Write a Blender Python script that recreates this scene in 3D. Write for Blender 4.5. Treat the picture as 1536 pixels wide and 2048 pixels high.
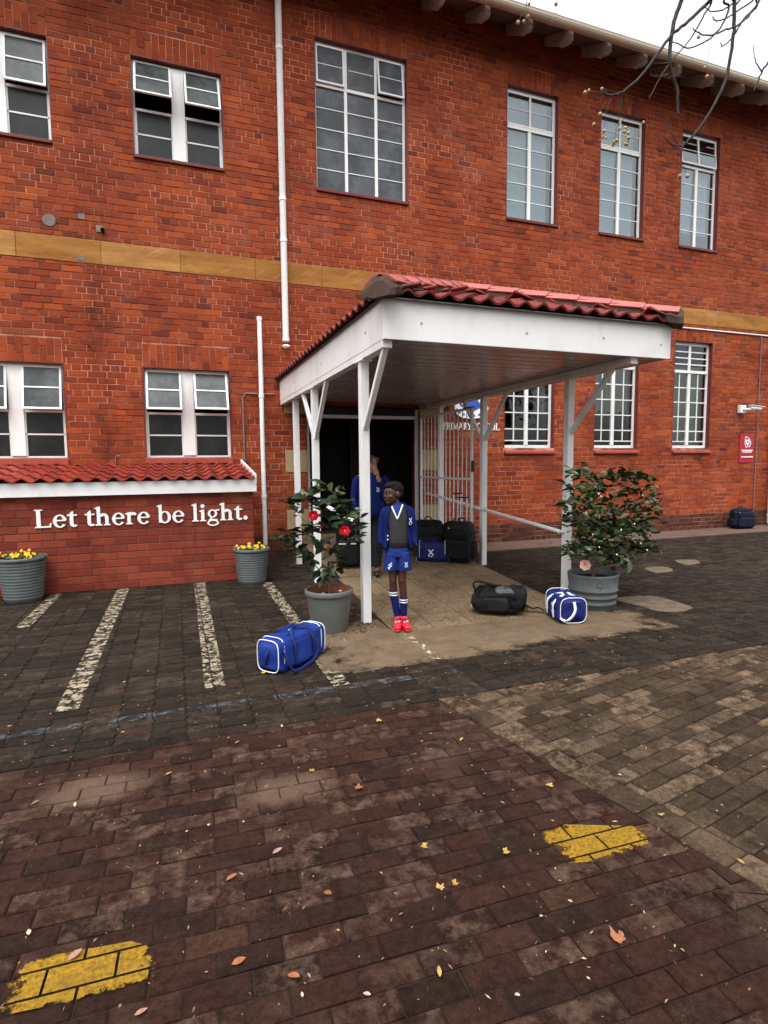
import bpy, math, random
from math import sin, cos, pi, radians, sqrt, atan2, hypot
from mathutils import Vector, Matrix

R = random.Random(7)
for o in list(bpy.data.objects):
    bpy.data.objects.remove(o)
sc = bpy.context.scene
COL = sc.collection

# ------------------------------------------------------------------ camera
# world: X runs along the facade, Y into it (facade plane Y=0), Z up, ground Z=0
FPX, YAW, PITCH, ROLL = 1130.61, .352109, .0867438, .00897309
CAMY, CAMZ = -9.677, 1.6
_F = Vector((sin(YAW) * cos(PITCH), cos(YAW) * cos(PITCH), -sin(PITCH)))
_R = Vector((cos(YAW), -sin(YAW), 0))
_D = _F.cross(_R)
_R2 = _R * cos(ROLL) + _D * sin(ROLL)
_D2 = -_R * sin(ROLL) + _D * cos(ROLL)
cd = bpy.data.cameras.new('camera')
cam = bpy.data.objects.new('camera', cd)
COL.objects.link(cam)
cd.sensor_fit = 'HORIZONTAL'
cd.sensor_width = 36
cd.lens = FPX / 1536 * 36
cd.clip_start = .05
cd.clip_end = 3000
cam.matrix_world = Matrix(((_R2.x, -_D2.x, -_F.x, 0), (_R2.y, -_D2.y, -_F.y, CAMY),
                           (_R2.z, -_D2.z, -_F.z, CAMZ), (0, 0, 0, 1)))
sc.camera = cam

# ------------------------------------------------------------------ light
SUN_EL, SUN_AZ = radians(66), radians(215)      # soft overcast light from behind the camera
w = bpy.data.worlds.new('World')
sc.world = w
w.use_nodes = True
nt = w.node_tree
nt.nodes.clear()
sky = nt.nodes.new('ShaderNodeTexSky')
sky.sky_type = 'NISHITA'
sky.sun_disc = False
sky.sun_elevation = SUN_EL
sky.sun_rotation = SUN_AZ
sky.air_density = 1.0
sky.dust_density = 3.0
hs = nt.nodes.new('ShaderNodeHueSaturation')
hs.inputs['Saturation'].default_value = .05
bgn = nt.nodes.new('ShaderNodeBackground')
bgn.inputs['Strength'].default_value = .15
wo = nt.nodes.new('ShaderNodeOutputWorld')
nt.links.new(sky.outputs[0], hs.inputs['Color'])
nt.links.new(hs.outputs[0], bgn.inputs['Color'])
nt.links.new(bgn.outputs[0], wo.inputs[0])
sl = bpy.data.lights.new('sun', 'SUN')
sl.energy = .6
sl.angle = radians(45)
sl.color = (1, .97, .93)
so = bpy.data.objects.new('sun', sl)
COL.objects.link(so)
sd = Vector((sin(SUN_AZ) * cos(SUN_EL), cos(SUN_AZ) * cos(SUN_EL), sin(SUN_EL)))
so.rotation_euler = sd.to_track_quat('Z', 'Y').to_euler()
so.location = (0, -20, 30)
sc.view_settings.view_transform = 'Standard'
sc.view_settings.look = 'None'
sc.view_settings.exposure = 1.55
sc.view_settings.gamma = 1
sc.cycles.use_denoising = True
sc.cycles.max_bounces = 6
sc.cycles.transparent_max_bounces = 12
sc.cycles.caustics_reflective = False
sc.cycles.caustics_refractive = False

def ray(px, py):
    a, b = (px - 768) / FPX, (py - 1024) / FPX
    return _R2 * a + _D2 * b + _F
def on_y(px, py, Y=0.):           # photo pixel -> point in the vertical plane Y
    d = ray(px, py); t = (Y - CAMY) / d.y
    return Vector((t * d.x, Y, CAMZ + t * d.z))
def on_z(px, py, Z=0.):           # photo pixel -> point on the ground
    d = ray(px, py); t = (Z - CAMZ) / d.z
    return Vector((t * d.x, CAMY + t * d.y, Z))
def project(X, Y, Z):
    v = Vector((X, Y - CAMY, Z - CAMZ))
    z = v.dot(_F)
    if z < .05: return (-9999, -9999, -1)
    return (768 + FPX * v.dot(_R2) / z, 1024 + FPX * v.dot(_D2) / z, z)

# ------------------------------------------------------------------ materials
class NT:
    def __init__(s, name):
        s.m = bpy.data.materials.new(name); s.m.use_nodes = True
        s.t = s.m.node_tree; s.t.nodes.clear()
        s.out = s.n('ShaderNodeOutputMaterial')
    def n(s, typ, **k):
        x = s.t.nodes.new(typ)
        for a, b in k.items(): setattr(x, a, b)
        return x
    def l(s, a, b): s.t.links.new(a, b)
    def val(s, sock, v):
        if hasattr(v, 'is_output'): s.l(v, sock)
        else:
            if isinstance(v, (tuple, list)) and len(v) == 3 and sock.type == 'RGBA': v = (*v, 1)
            sock.default_value = v
    def math(s, op, a, b=0., clamp=False):
        x = s.n('ShaderNodeMath', operation=op, use_clamp=clamp)
        s.val(x.inputs[0], a); s.val(x.inputs[1], b); return x.outputs[0]
    def pos(s):
        if not hasattr(s, '_p'): s._p = s.n('ShaderNodeNewGeometry')
        return s._p.outputs['Position']
    def noise(s, scale, detail=4, rough=.6, vec=None, stretch=None):
        v = vec if vec is not None else s.pos()
        if stretch:
            mp = s.n('ShaderNodeMapping'); s.l(v, mp.inputs['Vector']); mp.inputs['Scale'].default_value = stretch; v = mp.outputs[0]
        x = s.n('ShaderNodeTexNoise'); x.inputs['Scale'].default_value = scale
        x.inputs['Detail'].default_value = detail; x.inputs['Roughness'].default_value = rough
        s.l(v, x.inputs['Vector']); return x.outputs['Fac']
    def ramp(s, fac, stops, interp='LINEAR'):
        x = s.n('ShaderNodeValToRGB'); s.l(fac, x.inputs[0]); e = x.color_ramp.elements
        x.color_ramp.interpolation = interp
        while len(e) < len(stops): e.new(.5)
        for k, (p, c) in enumerate(stops):
            e[k].position = p
            e[k].color = (c, c, c, 1) if not isinstance(c, (tuple, list)) else (*c, 1)
        return x.outputs[0]
    def mix(s, fac, a, b, blend='MIX'):
        x = s.n('ShaderNodeMix', data_type='RGBA', blend_type=blend)
        s.val(x.inputs[0], fac); s.val(x.inputs[6], a); s.val(x.inputs[7], b); return x.outputs[2]
    def rand(s):
        g = s.n('ShaderNodeNewGeometry'); o = s.n('ShaderNodeObjectInfo')
        return s.math('FRACT', s.math('ADD', g.outputs['Random Per Island'], o.outputs['Random']))
    def bump(s, h, strength=.3, dist=.01):
        x = s.n('ShaderNodeBump'); x.inputs['Strength'].default_value = strength; x.inputs['Distance'].default_value = dist
        s.l(h, x.inputs['Height']); return x.outputs[0]
    def pbr(s, color, rough=.6, spec=.4, normal=None, metal=0., alpha=None, coat=0., emit=None):
        x = s.n('ShaderNodeBsdfPrincipled')
        s.val(x.inputs['Base Color'], color); s.val(x.inputs['Roughness'], rough)
        s.val(x.inputs['Specular IOR Level'], spec); s.val(x.inputs['Metallic'], metal)
        if normal is not None: s.l(normal, x.inputs['Normal'])
        if alpha is not None: s.val(x.inputs['Alpha'], alpha)
        if coat: x.inputs['Coat Weight'].default_value = coat; x.inputs['Coat Roughness'].default_value = .15
        s.l(x.outputs[0], s.out.inputs[0]); return s.m

def simple(name, col, rough=.55, spec=.4, var=.12, scale=6., bump=0., bscale=60., metal=0., col2=None, coat=0.):
    """plain surface with soft colour variation and fine relief"""
    a = NT(name)
    n = a.noise(scale, 5, .65)
    f = a.ramp(n, [(.3, 0.), (.7, 1.)])
    dark = tuple(c * (1 - var) for c in col) if col2 is None else col2
    c = a.mix(f, dark, tuple(min(1, c * (1 + var * .6)) for c in col) if col2 is None else col)
    nm = a.bump(a.noise(bscale, 3), bump, .004) if bump else None
    rr = a.ramp(a.noise(scale * 2.3, 3), [(0., max(0, rough - .1)), (1., min(1, rough + .1))])
    return a.pbr(c, rr, spec, nm, metal, coat=coat)

def brick_mat(name, stops, stain_shade=.35, mossy=0.):
    a = NT(name)
    r = a.rand()
    c = a.ramp(r, stops)
    n1 = a.noise(55, 4, .7)
    c = a.mix(a.ramp(n1, [(.35, 0.), (.8, .45)]), c, a.mix(1, c, (.55, .45, .42), 'MULTIPLY'))
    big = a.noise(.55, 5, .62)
    c = a.mix(a.ramp(big, [(.42, 0.), (.66, stain_shade)]), c, a.mix(1, c, (.52, .42, .42), 'MULTIPLY'))  # broad patches: stains, plus the wall's uneven light put into the colour
    eff = a.noise(1.1, 6, .7, stretch=(1, 1, .45))
    c = a.mix(a.ramp(eff, [(.55, 0.), (.72, .25)]), c, (.40, .165, .11))
    dr = a.noise(1.6, 5, .65, stretch=(3.2, 1, .22))
    c = a.mix(a.ramp(dr, [(.6, 0.), (.75, .5)]), c, a.mix(1, c, (.34, .3, .3), 'MULTIPLY'))
    sx = a.n('ShaderNodeSeparateXYZ'); a.l(a.pos(), sx.inputs[0])          # soot run below the old pipe stub
    d = a.math('DIVIDE', a.math('ABSOLUTE', a.math('SUBTRACT', sx.outputs[0], -.98)), .34)
    run = a.math('MULTIPLY', a.math('SUBTRACT', 1., d, True), a.ramp(a.noise(2.6, 6, .7, stretch=(2.2, 1, .5)), [(.36, 0.), (.62, 1.)]))
    c = a.mix(a.math('MULTIPLY', run, .75), c, a.mix(1, c, (.40, .36, .36), 'MULTIPLY'))
    grime = a.noise(7, 6, .75)
    c = a.mix(a.ramp(grime, [(.5, 0.), (.72, .45)]), c, a.mix(1, c, (.6, .5, .5), 'MULTIPLY'))
    nm = a.bump(a.noise(70, 5, .75), .8, .006)
    return a.pbr(c, a.ramp(n1, [(0., .65), (1., .92)]), .15, nm)

M = {}
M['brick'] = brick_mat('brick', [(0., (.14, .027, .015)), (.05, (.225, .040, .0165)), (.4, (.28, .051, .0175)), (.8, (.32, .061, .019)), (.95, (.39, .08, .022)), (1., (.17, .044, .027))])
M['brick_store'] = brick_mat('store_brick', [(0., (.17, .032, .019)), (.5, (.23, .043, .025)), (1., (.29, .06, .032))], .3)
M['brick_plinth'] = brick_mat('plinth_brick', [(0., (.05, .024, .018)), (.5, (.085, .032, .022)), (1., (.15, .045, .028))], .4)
def mortar_mat(name, col, dark):
    a = NT(name)
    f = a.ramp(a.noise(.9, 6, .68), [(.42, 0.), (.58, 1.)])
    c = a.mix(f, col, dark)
    c = a.mix(a.ramp(a.noise(30, 3), [(.3, 0.), (.8, .4)]), c, tuple(x * .6 for x in col))
    return a.pbr(c, .9, .2, a.bump(a.noise(150, 3), .4, .003))
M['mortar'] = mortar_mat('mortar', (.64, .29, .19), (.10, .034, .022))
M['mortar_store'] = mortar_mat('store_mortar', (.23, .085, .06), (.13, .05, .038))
def stone_mat():
    a = NT('sandstone')
    r = a.rand()
    c = a.ramp(r, [(0., (.36, .165, .038)), (.5, (.42, .20, .05)), (1., (.48, .25, .08))])
    v = a.noise(2.2, 6, .6, stretch=(.35, 1, 2.5))
    c = a.mix(a.ramp(v, [(.36, 0.), (.62, .85)]), c, a.mix(1, c, (.62, .5, .36), 'MULTIPLY'))
    gr = a.noise(18, 6, .75, stretch=(.3, 1, 1.6))
    c = a.mix(a.ramp(gr, [(.42, 0.), (.66, .6)]), c, a.mix(1, c, (.6, .5, .4), 'MULTIPLY'))
    mp = a.n('ShaderNodeMapping'); mp.inputs['Rotation'].default_value = (0, .5, 0); a.l(a.pos(), mp.inputs[0])
    sv = a.noise(3.0, 5, .6, vec=mp.outputs[0], stretch=(.5, 1, 7))
    c = a.mix(a.ramp(sv, [(.60, 0.), (.68, .30), (.74, 0.)]), c, (.62, .42, .20))
    g = a.noise(1.3, 6, .7)
    c = a.mix(a.ramp(g, [(.56, 0.), (.74, .75)]), c, (.17, .14, .095))
    return a.pbr(c, .82, .25, a.bump(a.noise(50, 5), .35, .004))
M['stone'] = stone_mat()
M['quoin'] = simple('quoin_stone', (.40, .29, .16), .85, .2, .2, 4, .3, 70)
def white_mat(name, col=(.80, .80, .79), rough=.42, dirt=.5):
    a = NT(name)
    c = a.mix(a.ramp(a.noise(2.2, 6, .7, stretch=(1, 1, .4)), [(.48, 0.), (.72, dirt)]), col, (.50, .46, .41))
    c = a.mix(a.ramp(a.noise(45, 3), [(.6, 0.), (.85, .25)]), c, (.55, .5, .45))
    return a.pbr(c, a.ramp(a.noise(9, 3), [(0., rough - .1), (1., rough + .15)]), .4, a.bump(a.noise(120, 3), .1, .002))
M['white'] = white_mat('white_paint')
M['white_steel'] = white_mat('white_window_paint', (.78, .78, .76), .4, .5)
M['white_old'] = white_mat('weathered_white_paint', (.74, .72, .67), .5, .3)
M['gutter'] = white_mat('cream_gutter_paint', (.52, .44, .32), .45, .8)
M['soffit_dark'] = simple('old_timber_boards', (.20, .17, .15), .7, .3, .3, 3, .2)
M['rafter'] = white_mat('rafter_paint', (.36, .31, .25), .5, .6)
M['ceiling'] = simple('ceiling_board_paint', (.37, .345, .345), .25, .5, .06, 3)
M['maroon'] = simple('maroon_paint', (.13, .016, .012), .5, .4, .25, 5, .15)
M['sill_tile'] = simple('red_sill_tile', (.30, .055, .04), .4, .4, .25, 9, .15)
def tile_mat(name, stops, moss):
    a = NT(name)
    c = a.ramp(a.rand(), stops)
    c = a.mix(a.ramp(a.noise(7, 5, .7), [(.5, 0.), (.72, moss)]), c, (.055, .035, .028))
    c = a.mix(a.ramp(a.noise(22, 4), [(.62, 0.), (.8, .35)]), c, (.50, .20, .16))
    return a.pbr(c, a.ramp(a.noise(14, 3), [(0., .35), (1., .6)]), .4, a.bump(a.noise(140, 3), .25, .003))
M['tile'] = tile_mat('red_roof_tile', [(0., (.19, .021, .012)), (.5, (.25, .028, .015)), (1., (.33, .044, .022))], .55)
M['tile_dark'] = tile_mat('canopy_roof_tile', [(0., (.11, .014, .012)), (.5, (.16, .019, .015)), (1., (.22, .03, .022))], .6)
M['ridge'] = tile_mat('faded_ridge_tile', [(0., (.34, .075, .066)), (1., (.46, .125, .11))], .3)
M['mortar_bed'] = simple('mortar_bedding', (.075, .045, .036), .9, .2, .35, 14, .5, 60)
def glass_mat(name, tint=(.75, .8, .8), refl=1.0, rough=.02):
    a = NT(name)
    tr = a.n('ShaderNodeBsdfTransparent'); tr.inputs[0].default_value = (*tint, 1)
    gl = a.n('ShaderNodeBsdfGlossy'); gl.inputs['Roughness'].default_value = rough
    gl.inputs[0].default_value = (.9, .95, 1, 1)
    nm = a.bump(a.noise(1.7, 2), .05, .01); a.l(nm, gl.inputs['Normal'])
    fr = a.n('ShaderNodeLayerWeight'); fr.inputs[0].default_value = .5
    f = a.math('MULTIPLY', a.math('ADD', a.math('MULTIPLY', a.math('POWER', fr.outputs['Facing'], 4.), .9), .05), refl, True)
    mx = a.n('ShaderNodeMixShader'); a.l(f, mx.inputs[0]); a.l(tr.outputs[0], mx.inputs[1]); a.l(gl.outputs[0], mx.inputs[2])
    a.l(mx.outputs[0], a.out.inputs[0]); return a.m
M['glass'] = glass_mat('window_glass', refl=1.6)
M['glass_low'] = glass_mat('ground_floor_glass', (.8, .82, .8), .55)
def frosted(name, col, rough=.22, spec=.28):
    a = NT(name)
    c = a.mix(a.ramp(a.noise(2.2, 6, .75), [(.42, 0.), (.66, 1.)]), col, tuple(x * 2.6 for x in col))  # lighter cloudy blotches in the colour stand in for varied pane reflections
    return a.pbr(c, rough, spec, a.bump(a.noise(160, 2), .25, .004))
M['frost'] = frosted('obscured_glass', (.010, .012, .0115))
M['frost_light'] = frosted('obscured_glass_upper', (.038, .044, .044), .3)
M['frost_grey'] = frosted('grey_obscured_glass', (.040, .046, .053), .2)
M['blind'] = simple('pale_window_blind', (.36, .42, .50), .8, .2, .08, 2)
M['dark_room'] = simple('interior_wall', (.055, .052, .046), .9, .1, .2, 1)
M['brown_door'] = simple('brown_timber', (.06, .02, .012), .5, .4, .3, 5)
M['ochre'] = simple('ochre_panel', (.05, .032, .013), .8, .2, .2, 3)
M['black'] = simple('black_metal', (.012, .012, .012), .5, .4, .2, 8)
M['pipe_grey'] = simple('grey_conduit', (.17, .13, .12), .5, .4, .3, 8)
M['steel'] = simple('brushed_steel', (.5, .5, .5), .3, .5, .2, 9, metal=.9)

# ------------------------------------------------------------------ mesh builder
ORG = {}
class MB:
    def __init__(s): s.v = []; s.f = []
    def add(s, vs, fs):
        o = len(s.v); s.v += [tuple(v) for v in vs]; s.f += [tuple(i + o for i in f) for f in fs]; return s
    def box(s, x0, x1, y0, y1, z0, z1):
        return s.add([(x0, y0, z0), (x1, y0, z0), (x1, y1, z0), (x0, y1, z0), (x0, y0, z1), (x1, y0, z1), (x1, y1, z1), (x0, y1, z1)],
                     [(0, 3, 2, 1), (4, 5, 6, 7), (0, 1, 5, 4), (1, 2, 6, 5), (2, 3, 7, 6), (3, 0, 4, 7)])
    def beam(s, p, q, wd, ht, up=(0, 0, 1)):
        p, q = Vector(p), Vector(q); d = (q - p).normalized(); u = Vector(up)
        if abs(d.dot(u)) > .99: u = Vector((0, 1, 0))
        a = d.cross(u).normalized(); u = a.cross(d)
        vs = [e + a * (wd / 2 * i) + u * (ht / 2 * j) for e in (p, q) for i, j in ((-1, -1), (1, -1), (1, 1), (-1, 1))]
        return s.add(vs, [(0, 1, 2, 3), (7, 6, 5, 4), (0, 4, 5, 1), (1, 5, 6, 2), (2, 6, 7, 3), (3, 7, 4, 0)])
    def tube(s, pts, r, n=8, cap=True, closed=False):
        pts = [Vector(p) for p in pts]; m = len(pts)
        rs = r if isinstance(r, (list, tuple)) else [r] * m
        o = []; prev = None
        for i, p in enumerate(pts):
            if closed: d = pts[(i + 1) % m] - pts[i - 1]
            else: d = pts[min(i + 1, m - 1)] - pts[max(i - 1, 0)]
            d = d.normalized() if d.length > 1e-9 else Vector((0, 0, 1))
            if prev is None:
                u = Vector((0, 0, 1)) if abs(d.z) < .9 else Vector((1, 0, 0))
                a = d.cross(u).normalized()
            else:
                a = prev - d * prev.dot(d)
                a = a.normalized() if a.length > 1e-6 else d.orthogonal().normalized()
            prev = a; b = d.cross(a)
            o += [p + (a * cos(2 * pi * k / n) + b * sin(2 * pi * k / n)) * rs[i] for k in range(n)]
        fs = []
        for i in range(m if closed else m - 1):
            j = (i + 1) % m
            for k in range(n):
                fs.append((i * n + k, i * n + (k + 1) % n, j * n + (k + 1) % n, j * n + k))
        if cap and not closed:
            k0 = len(o); o += o[:n] + o[(m - 1) * n:m * n]
            fs += [tuple(range(k0 + n - 1, k0 - 1, -1)), tuple(range(k0 + n, k0 + 2 * n))]
        return s.add(o, fs)
    def lathe(s, prof, n=32, c=(0, 0, 0)):
        vs = [(c[0] + r * cos(2 * pi * k / n), c[1] + r * sin(2 * pi * k / n), c[2] + z) for r, z in prof for k in range(n)]
        fs = [(i * n + k, i * n + (k + 1) % n, (i + 1) * n + (k + 1) % n, (i + 1) * n + k) for i in range(len(prof) - 1) for k in range(n)]
        return s.add(vs, fs)
    def prism(s, poly, y0, y1):         # poly in (x,z), counter-clockwise seen from -y, extruded along y
        n = len(poly)
        return s.add([(x, y0, z) for x, z in poly] + [(x, y1, z) for x, z in poly],
                     [tuple(range(n)), tuple(range(2 * n - 1, n - 1, -1))] + [(i, n + i, n + (i + 1) % n, (i + 1) % n) for i in range(n)])
    def slab(s, poly, z0, z1):          # poly in (x,y) ccw from above
        n = len(poly)
        return s.add([(x, y, z1) for x, y in poly] + [(x, y, z0) for x, y in poly],
                     [tuple(range(n)), tuple(range(2 * n - 1, n - 1, -1))] + [(i, n + i, n + (i + 1) % n, (i + 1) % n) for i in range(n)])
    def ell(s, c, r, nu=14, nv=9, rot=None):
        c = Vector(c); r = (r, r, r) if isinstance(r, (int, float)) else r
        vs = [Vector((0, 0, -r[2]))]
        for j in range(1, nv):
            t = pi * j / nv - pi / 2
            vs += [Vector((r[0] * cos(t) * cos(2 * pi * k / nu), r[1] * cos(t) * sin(2 * pi * k / nu), r[2] * sin(t))) for k in range(nu)]
        vs.append(Vector((0, 0, r[2])))
        if rot: vs = [rot @ v for v in vs]
        fs = [(0, 1 + (k + 1) % nu, 1 + k) for k in range(nu)]
        for j in range(nv - 2):
            b = 1 + j * nu
            fs += [(b + k, b + (k + 1) % nu, b + nu + (k + 1) % nu, b + nu + k) for k in range(nu)]
        b = 1 + (nv - 2) * nu; t = len(vs) - 1
        fs += [(b + k, b + (k + 1) % nu, t) for k in range(nu)]
        return s.add([v + c for v in vs], fs)
    def cone(s, p, q, r0, r1, n=12):    # closed rounded limb
        p, q = Vector(p), Vector(q); d = (q - p); L = d.length; d = d / max(L, 1e-6)
        P = []; RR = []
        for k in range(4): a = pi / 2 * (k / 4); P.append(p - d * r0 * cos(a)); RR.append(max(.0005, r0 * sin(a)))
        P.append(p); RR.append(r0); P.append(q); RR.append(r1)
        for k in range(1, 5): a = pi / 2 * (k / 4); P.append(q + d * r1 * sin(a)); RR.append(max(.0005, r1 * cos(a)))
        return s.tube(P, RR, n)
    def loft(s, rings, closed=True, caps=True):
        n = len(rings[0]); vs = [v for r in rings for v in r]
        fs = []
        for i in range(len(rings) - 1):
            for k in range(n if closed else n - 1):
                fs.append((i * n + k, i * n + (k + 1) % n, (i + 1) * n + (k + 1) % n, (i + 1) * n + k))
        if caps and closed: fs += [tuple(range(n - 1, -1, -1)), tuple(range((len(rings) - 1) * n, len(rings) * n))]
        return s.add(vs, fs)
    def xf(s, m): s.v = [tuple(m @ Vector(v)) for v in s.v]; return s
    def build(s, name, mat, parent=None, smooth=False, bevel=0., local=False, loc=None, remesh=0., sub=0, solid=0., disp=None):
        org = Vector((0, 0, 0))
        if parent is not None and not local: org = ORG.get(parent.name, Vector((0, 0, 0)))
        me = bpy.data.meshes.new(name)
        l0 = Vector(loc) if loc is not None else Vector((0, 0, 0))
        me.from_pydata([tuple(Vector(v) - org - l0) for v in s.v], [], s.f)
        if smooth:
            for p in me.polygons: p.use_smooth = True
        me.materials.append(mat)
        o = bpy.data.objects.new(name, me); COL.objects.link(o)
        o.location = l0
        if parent is not None: o.parent = parent
        ORG[o.name] = org + l0 if not local else Vector((0, 0, 0))
        if remesh:
            m_ = o.modifiers.new('Remesh', 'REMESH'); m_.mode = 'VOXEL'; m_.voxel_size = remesh; m_.use_smooth_shade = True
            m_ = o.modifiers.new('Smooth', 'SMOOTH'); m_.factor = .5; m_.iterations = 4
        if disp:
            if sub == 0 and not remesh: m_ = o.modifiers.new('Subsurf', 'SUBSURF'); m_.levels = 1; m_.render_levels = 1
            key = 'wrinkle_%g' % disp[1]
            tx = bpy.data.textures.get(key) or bpy.data.textures.new(key, 'CLOUDS'); tx.noise_scale = disp[1]; tx.noise_depth = 3
            m_ = o.modifiers.new('Displace', 'DISPLACE'); m_.texture = tx; m_.strength = disp[0]; m_.mid_level = .5; m_.texture_coords = 'GLOBAL'
        if solid:
            m_ = o.modifiers.new('Solidify', 'SOLIDIFY'); m_.thickness = solid; m_.offset = 0
        if sub:
            m_ = o.modifiers.new('Subsurf', 'SUBSURF'); m_.levels = sub; m_.render_levels = sub
        if bevel:
            m_ = o.modifiers.new('Bevel', 'BEVEL'); m_.width = bevel; m_.segments = 2; m_.limit_method = 'ANGLE'
        return o
def thing(name, label, cat, loc=(0, 0, 0), rz=0., group=None, rot=None):
    o = bpy.data.objects.new(name, None); COL.objects.link(o)
    o.empty_display_size = .1; o.location = loc
    o.rotation_euler = rot if rot else (0, 0, rz)
    o['label'] = label; o['category'] = cat
    if group: o['group'] = group
    ORG[o.name] = Vector(loc)
    return o
def tag(o, label, cat, group=None):
    o['label'] = label; o['category'] = cat
    if group: o['group'] = group
    return o
def struct(o): o['kind'] = 'structure'; return o
def stuff(o): o['kind'] = 'stuff'; return o
def inst(name, me, parent, loc, rot=None, scale=None):
    o = bpy.data.objects.new(name, me); COL.objects.link(o); o.parent = parent
    o.location = Vector(loc) - ORG.get(parent.name, Vector((0, 0, 0))) if parent is not None else loc
    if rot is not None: o.rotation_euler = rot
    if scale is not None: o.scale = scale
    return o
def mesh_of(mb, name, mat, smooth=False):
    me = bpy.data.meshes.new(name); me.from_pydata(mb.v, [], mb.f); me.materials.append(mat)
    if smooth:
        for p in me.polygons: p.use_smooth = True
    return me
# ------------------------------------------------------------------ ground
def clip_poly(poly, win):
    """clip polygon by convex ccw window"""
    out = poly
    for i in range(len(win)):
        a, b = win[i], win[(i + 1) % len(win)]
        inp, out = out, []
        if not inp: return []
        def side(p): return (b[0] - a[0]) * (p[1] - a[1]) - (b[1] - a[1]) * (p[0] - a[0])
        for k in range(len(inp)):
            p, q = inp[k], inp[(k + 1) % len(inp)]
            sp, sq = side(p), side(q)
            if sp >= 0: out.append(p)
            if (sp >= 0) != (sq >= 0):
                t = sp / (sp - sq); out.append((p[0] + (q[0] - p[0]) * t, p[1] + (q[1] - p[1]) * t))
    return out
def area(p): return abs(sum(p[i][0] * p[(i + 1) % len(p)][1] - p[(i + 1) % len(p)][0] * p[i][1] for i in range(len(p)))) / 2
def ground_mat():
    a = NT('ground_asphalt')
    c = a.mix(a.ramp(a.noise(1.2, 6, .7), [(.4, 0.), (.65, 1.)]), (.045, .038, .033), (.075, .062, .052))
    return a.pbr(c, .9, .2, a.bump(a.noise(120, 4), .5, .006))
M['ground'] = ground_mat()
g = MB().add([(-400, -400, -.03), (400, -400, -.03), (400, 400, -.03), (-400, 400, -.03)], [(0, 1, 2, 3)]).build('ground', M['ground'])
struct(g)
def paver_mat(name, stops, dust, spots, dcol=(.30, .22, .17), blobs=()):
    a = NT(name)
    c = a.ramp(a.rand(), stops)
    n = a.noise(38, 5, .75)
    c = a.mix(a.ramp(n, [(.38, 0.), (.62, 1.)]), a.mix(1, c, (.42, .40, .40), 'MULTIPLY'), c)
    c = a.mix(a.ramp(a.noise(4.5, 6, .7), [(.48, 0.), (.66, .8)]), c, a.mix(1, c, (.5, .48, .47), 'MULTIPLY'))
    r2 = a.math('FRACT', a.math('MULTIPLY', a.rand(), 17.37))
    sel = a.ramp(r2, [(.45, .12), (.9, 1.)])
    c = a.mix(a.math('MULTIPLY', sel, a.ramp(a.noise(13, 6, .74), [(.44, 0.), (.66, spots * 1.5)])), c, dcol)
    c = a.mix(a.ramp(a.noise(1.25, 5, .62), [(.57, 0.), (.74, dust)]), c, dcol)
    c = a.mix(a.ramp(a.noise(260, 2), [(.66, 0.), (.8, .5)]), c, (.36, .29, .24))
    for bx_, by_, rx_, ry_ in blobs:          # dried dusty puddle marks
        sp_ = a.n('ShaderNodeSeparateXYZ'); a.l(a.pos(), sp_.inputs[0])
        u = a.math('DIVIDE', a.math('SUBTRACT', sp_.outputs[0], bx_), rx_); v = a.math('DIVIDE', a.math('SUBTRACT', sp_.outputs[1], by_), ry_)
        q = a.math('ADD', a.math('MULTIPLY', u, u), a.math('MULTIPLY', v, v))
        q = a.math('ADD', q, a.math('MULTIPLY', a.math('SUBTRACT', a.noise(5, 6, .7), .5), 2.2))
        c = a.mix(a.ramp(q, [(.15, .75), (1., 0.)]), c, dcol)
    pit = a.ramp(a.noise(95, 4, .8), [(.36, 1.), (.46, 0.)])
    c = a.mix(a.math('MULTIPLY', pit, .6), c, (.012, .008, .006))
    nm = a.bump(a.noise(120, 6, .8), 1., .010)
    return a.pbr(c, a.ramp(a.noise(5, 4), [(.3, .7), (.7, .95)]), .12, nm)
M['paver_red'] = paver_mat('red_brown_paver', [(0., (.030, .0125, .008)), (.35, (.040, .0155, .0098)), (.75, (.050, .0185, .0115)), (.95, (.058, .024, .0155)), (1., (.082, .038, .022))], .42, .5, (.155, .095, .068), ((.44, -7.0, .27, .15), (-.43, -6.67, .3, .16)))
M['paver_side'] = paver_mat('brown_paver', [(0., (.040, .025, .0145)), (.4, (.058, .037, .022)), (.75, (.078, .051, .031)), (.95, (.115, .077, .048)), (1., (.17, .12, .077))], .45, .65, (.23, .155, .098))
M['paver_dark'] = paver_mat('charcoal_paver', [(0., (.020, .0145, .0105)), (.5, (.027, .0198, .0142)), (.95, (.036, .026, .0185)), (1., (.055, .030, .02))], .4, .4, (.11, .076, .05))
M['joint'] = simple('joint_sand', (.028, .019, .014), .95, .1, .45, 20, .4, 200)
M['joint_light'] = simple('dark_joint_grit', (.045, .033, .026), .95, .1, .45, 20, .4, 200)

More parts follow.
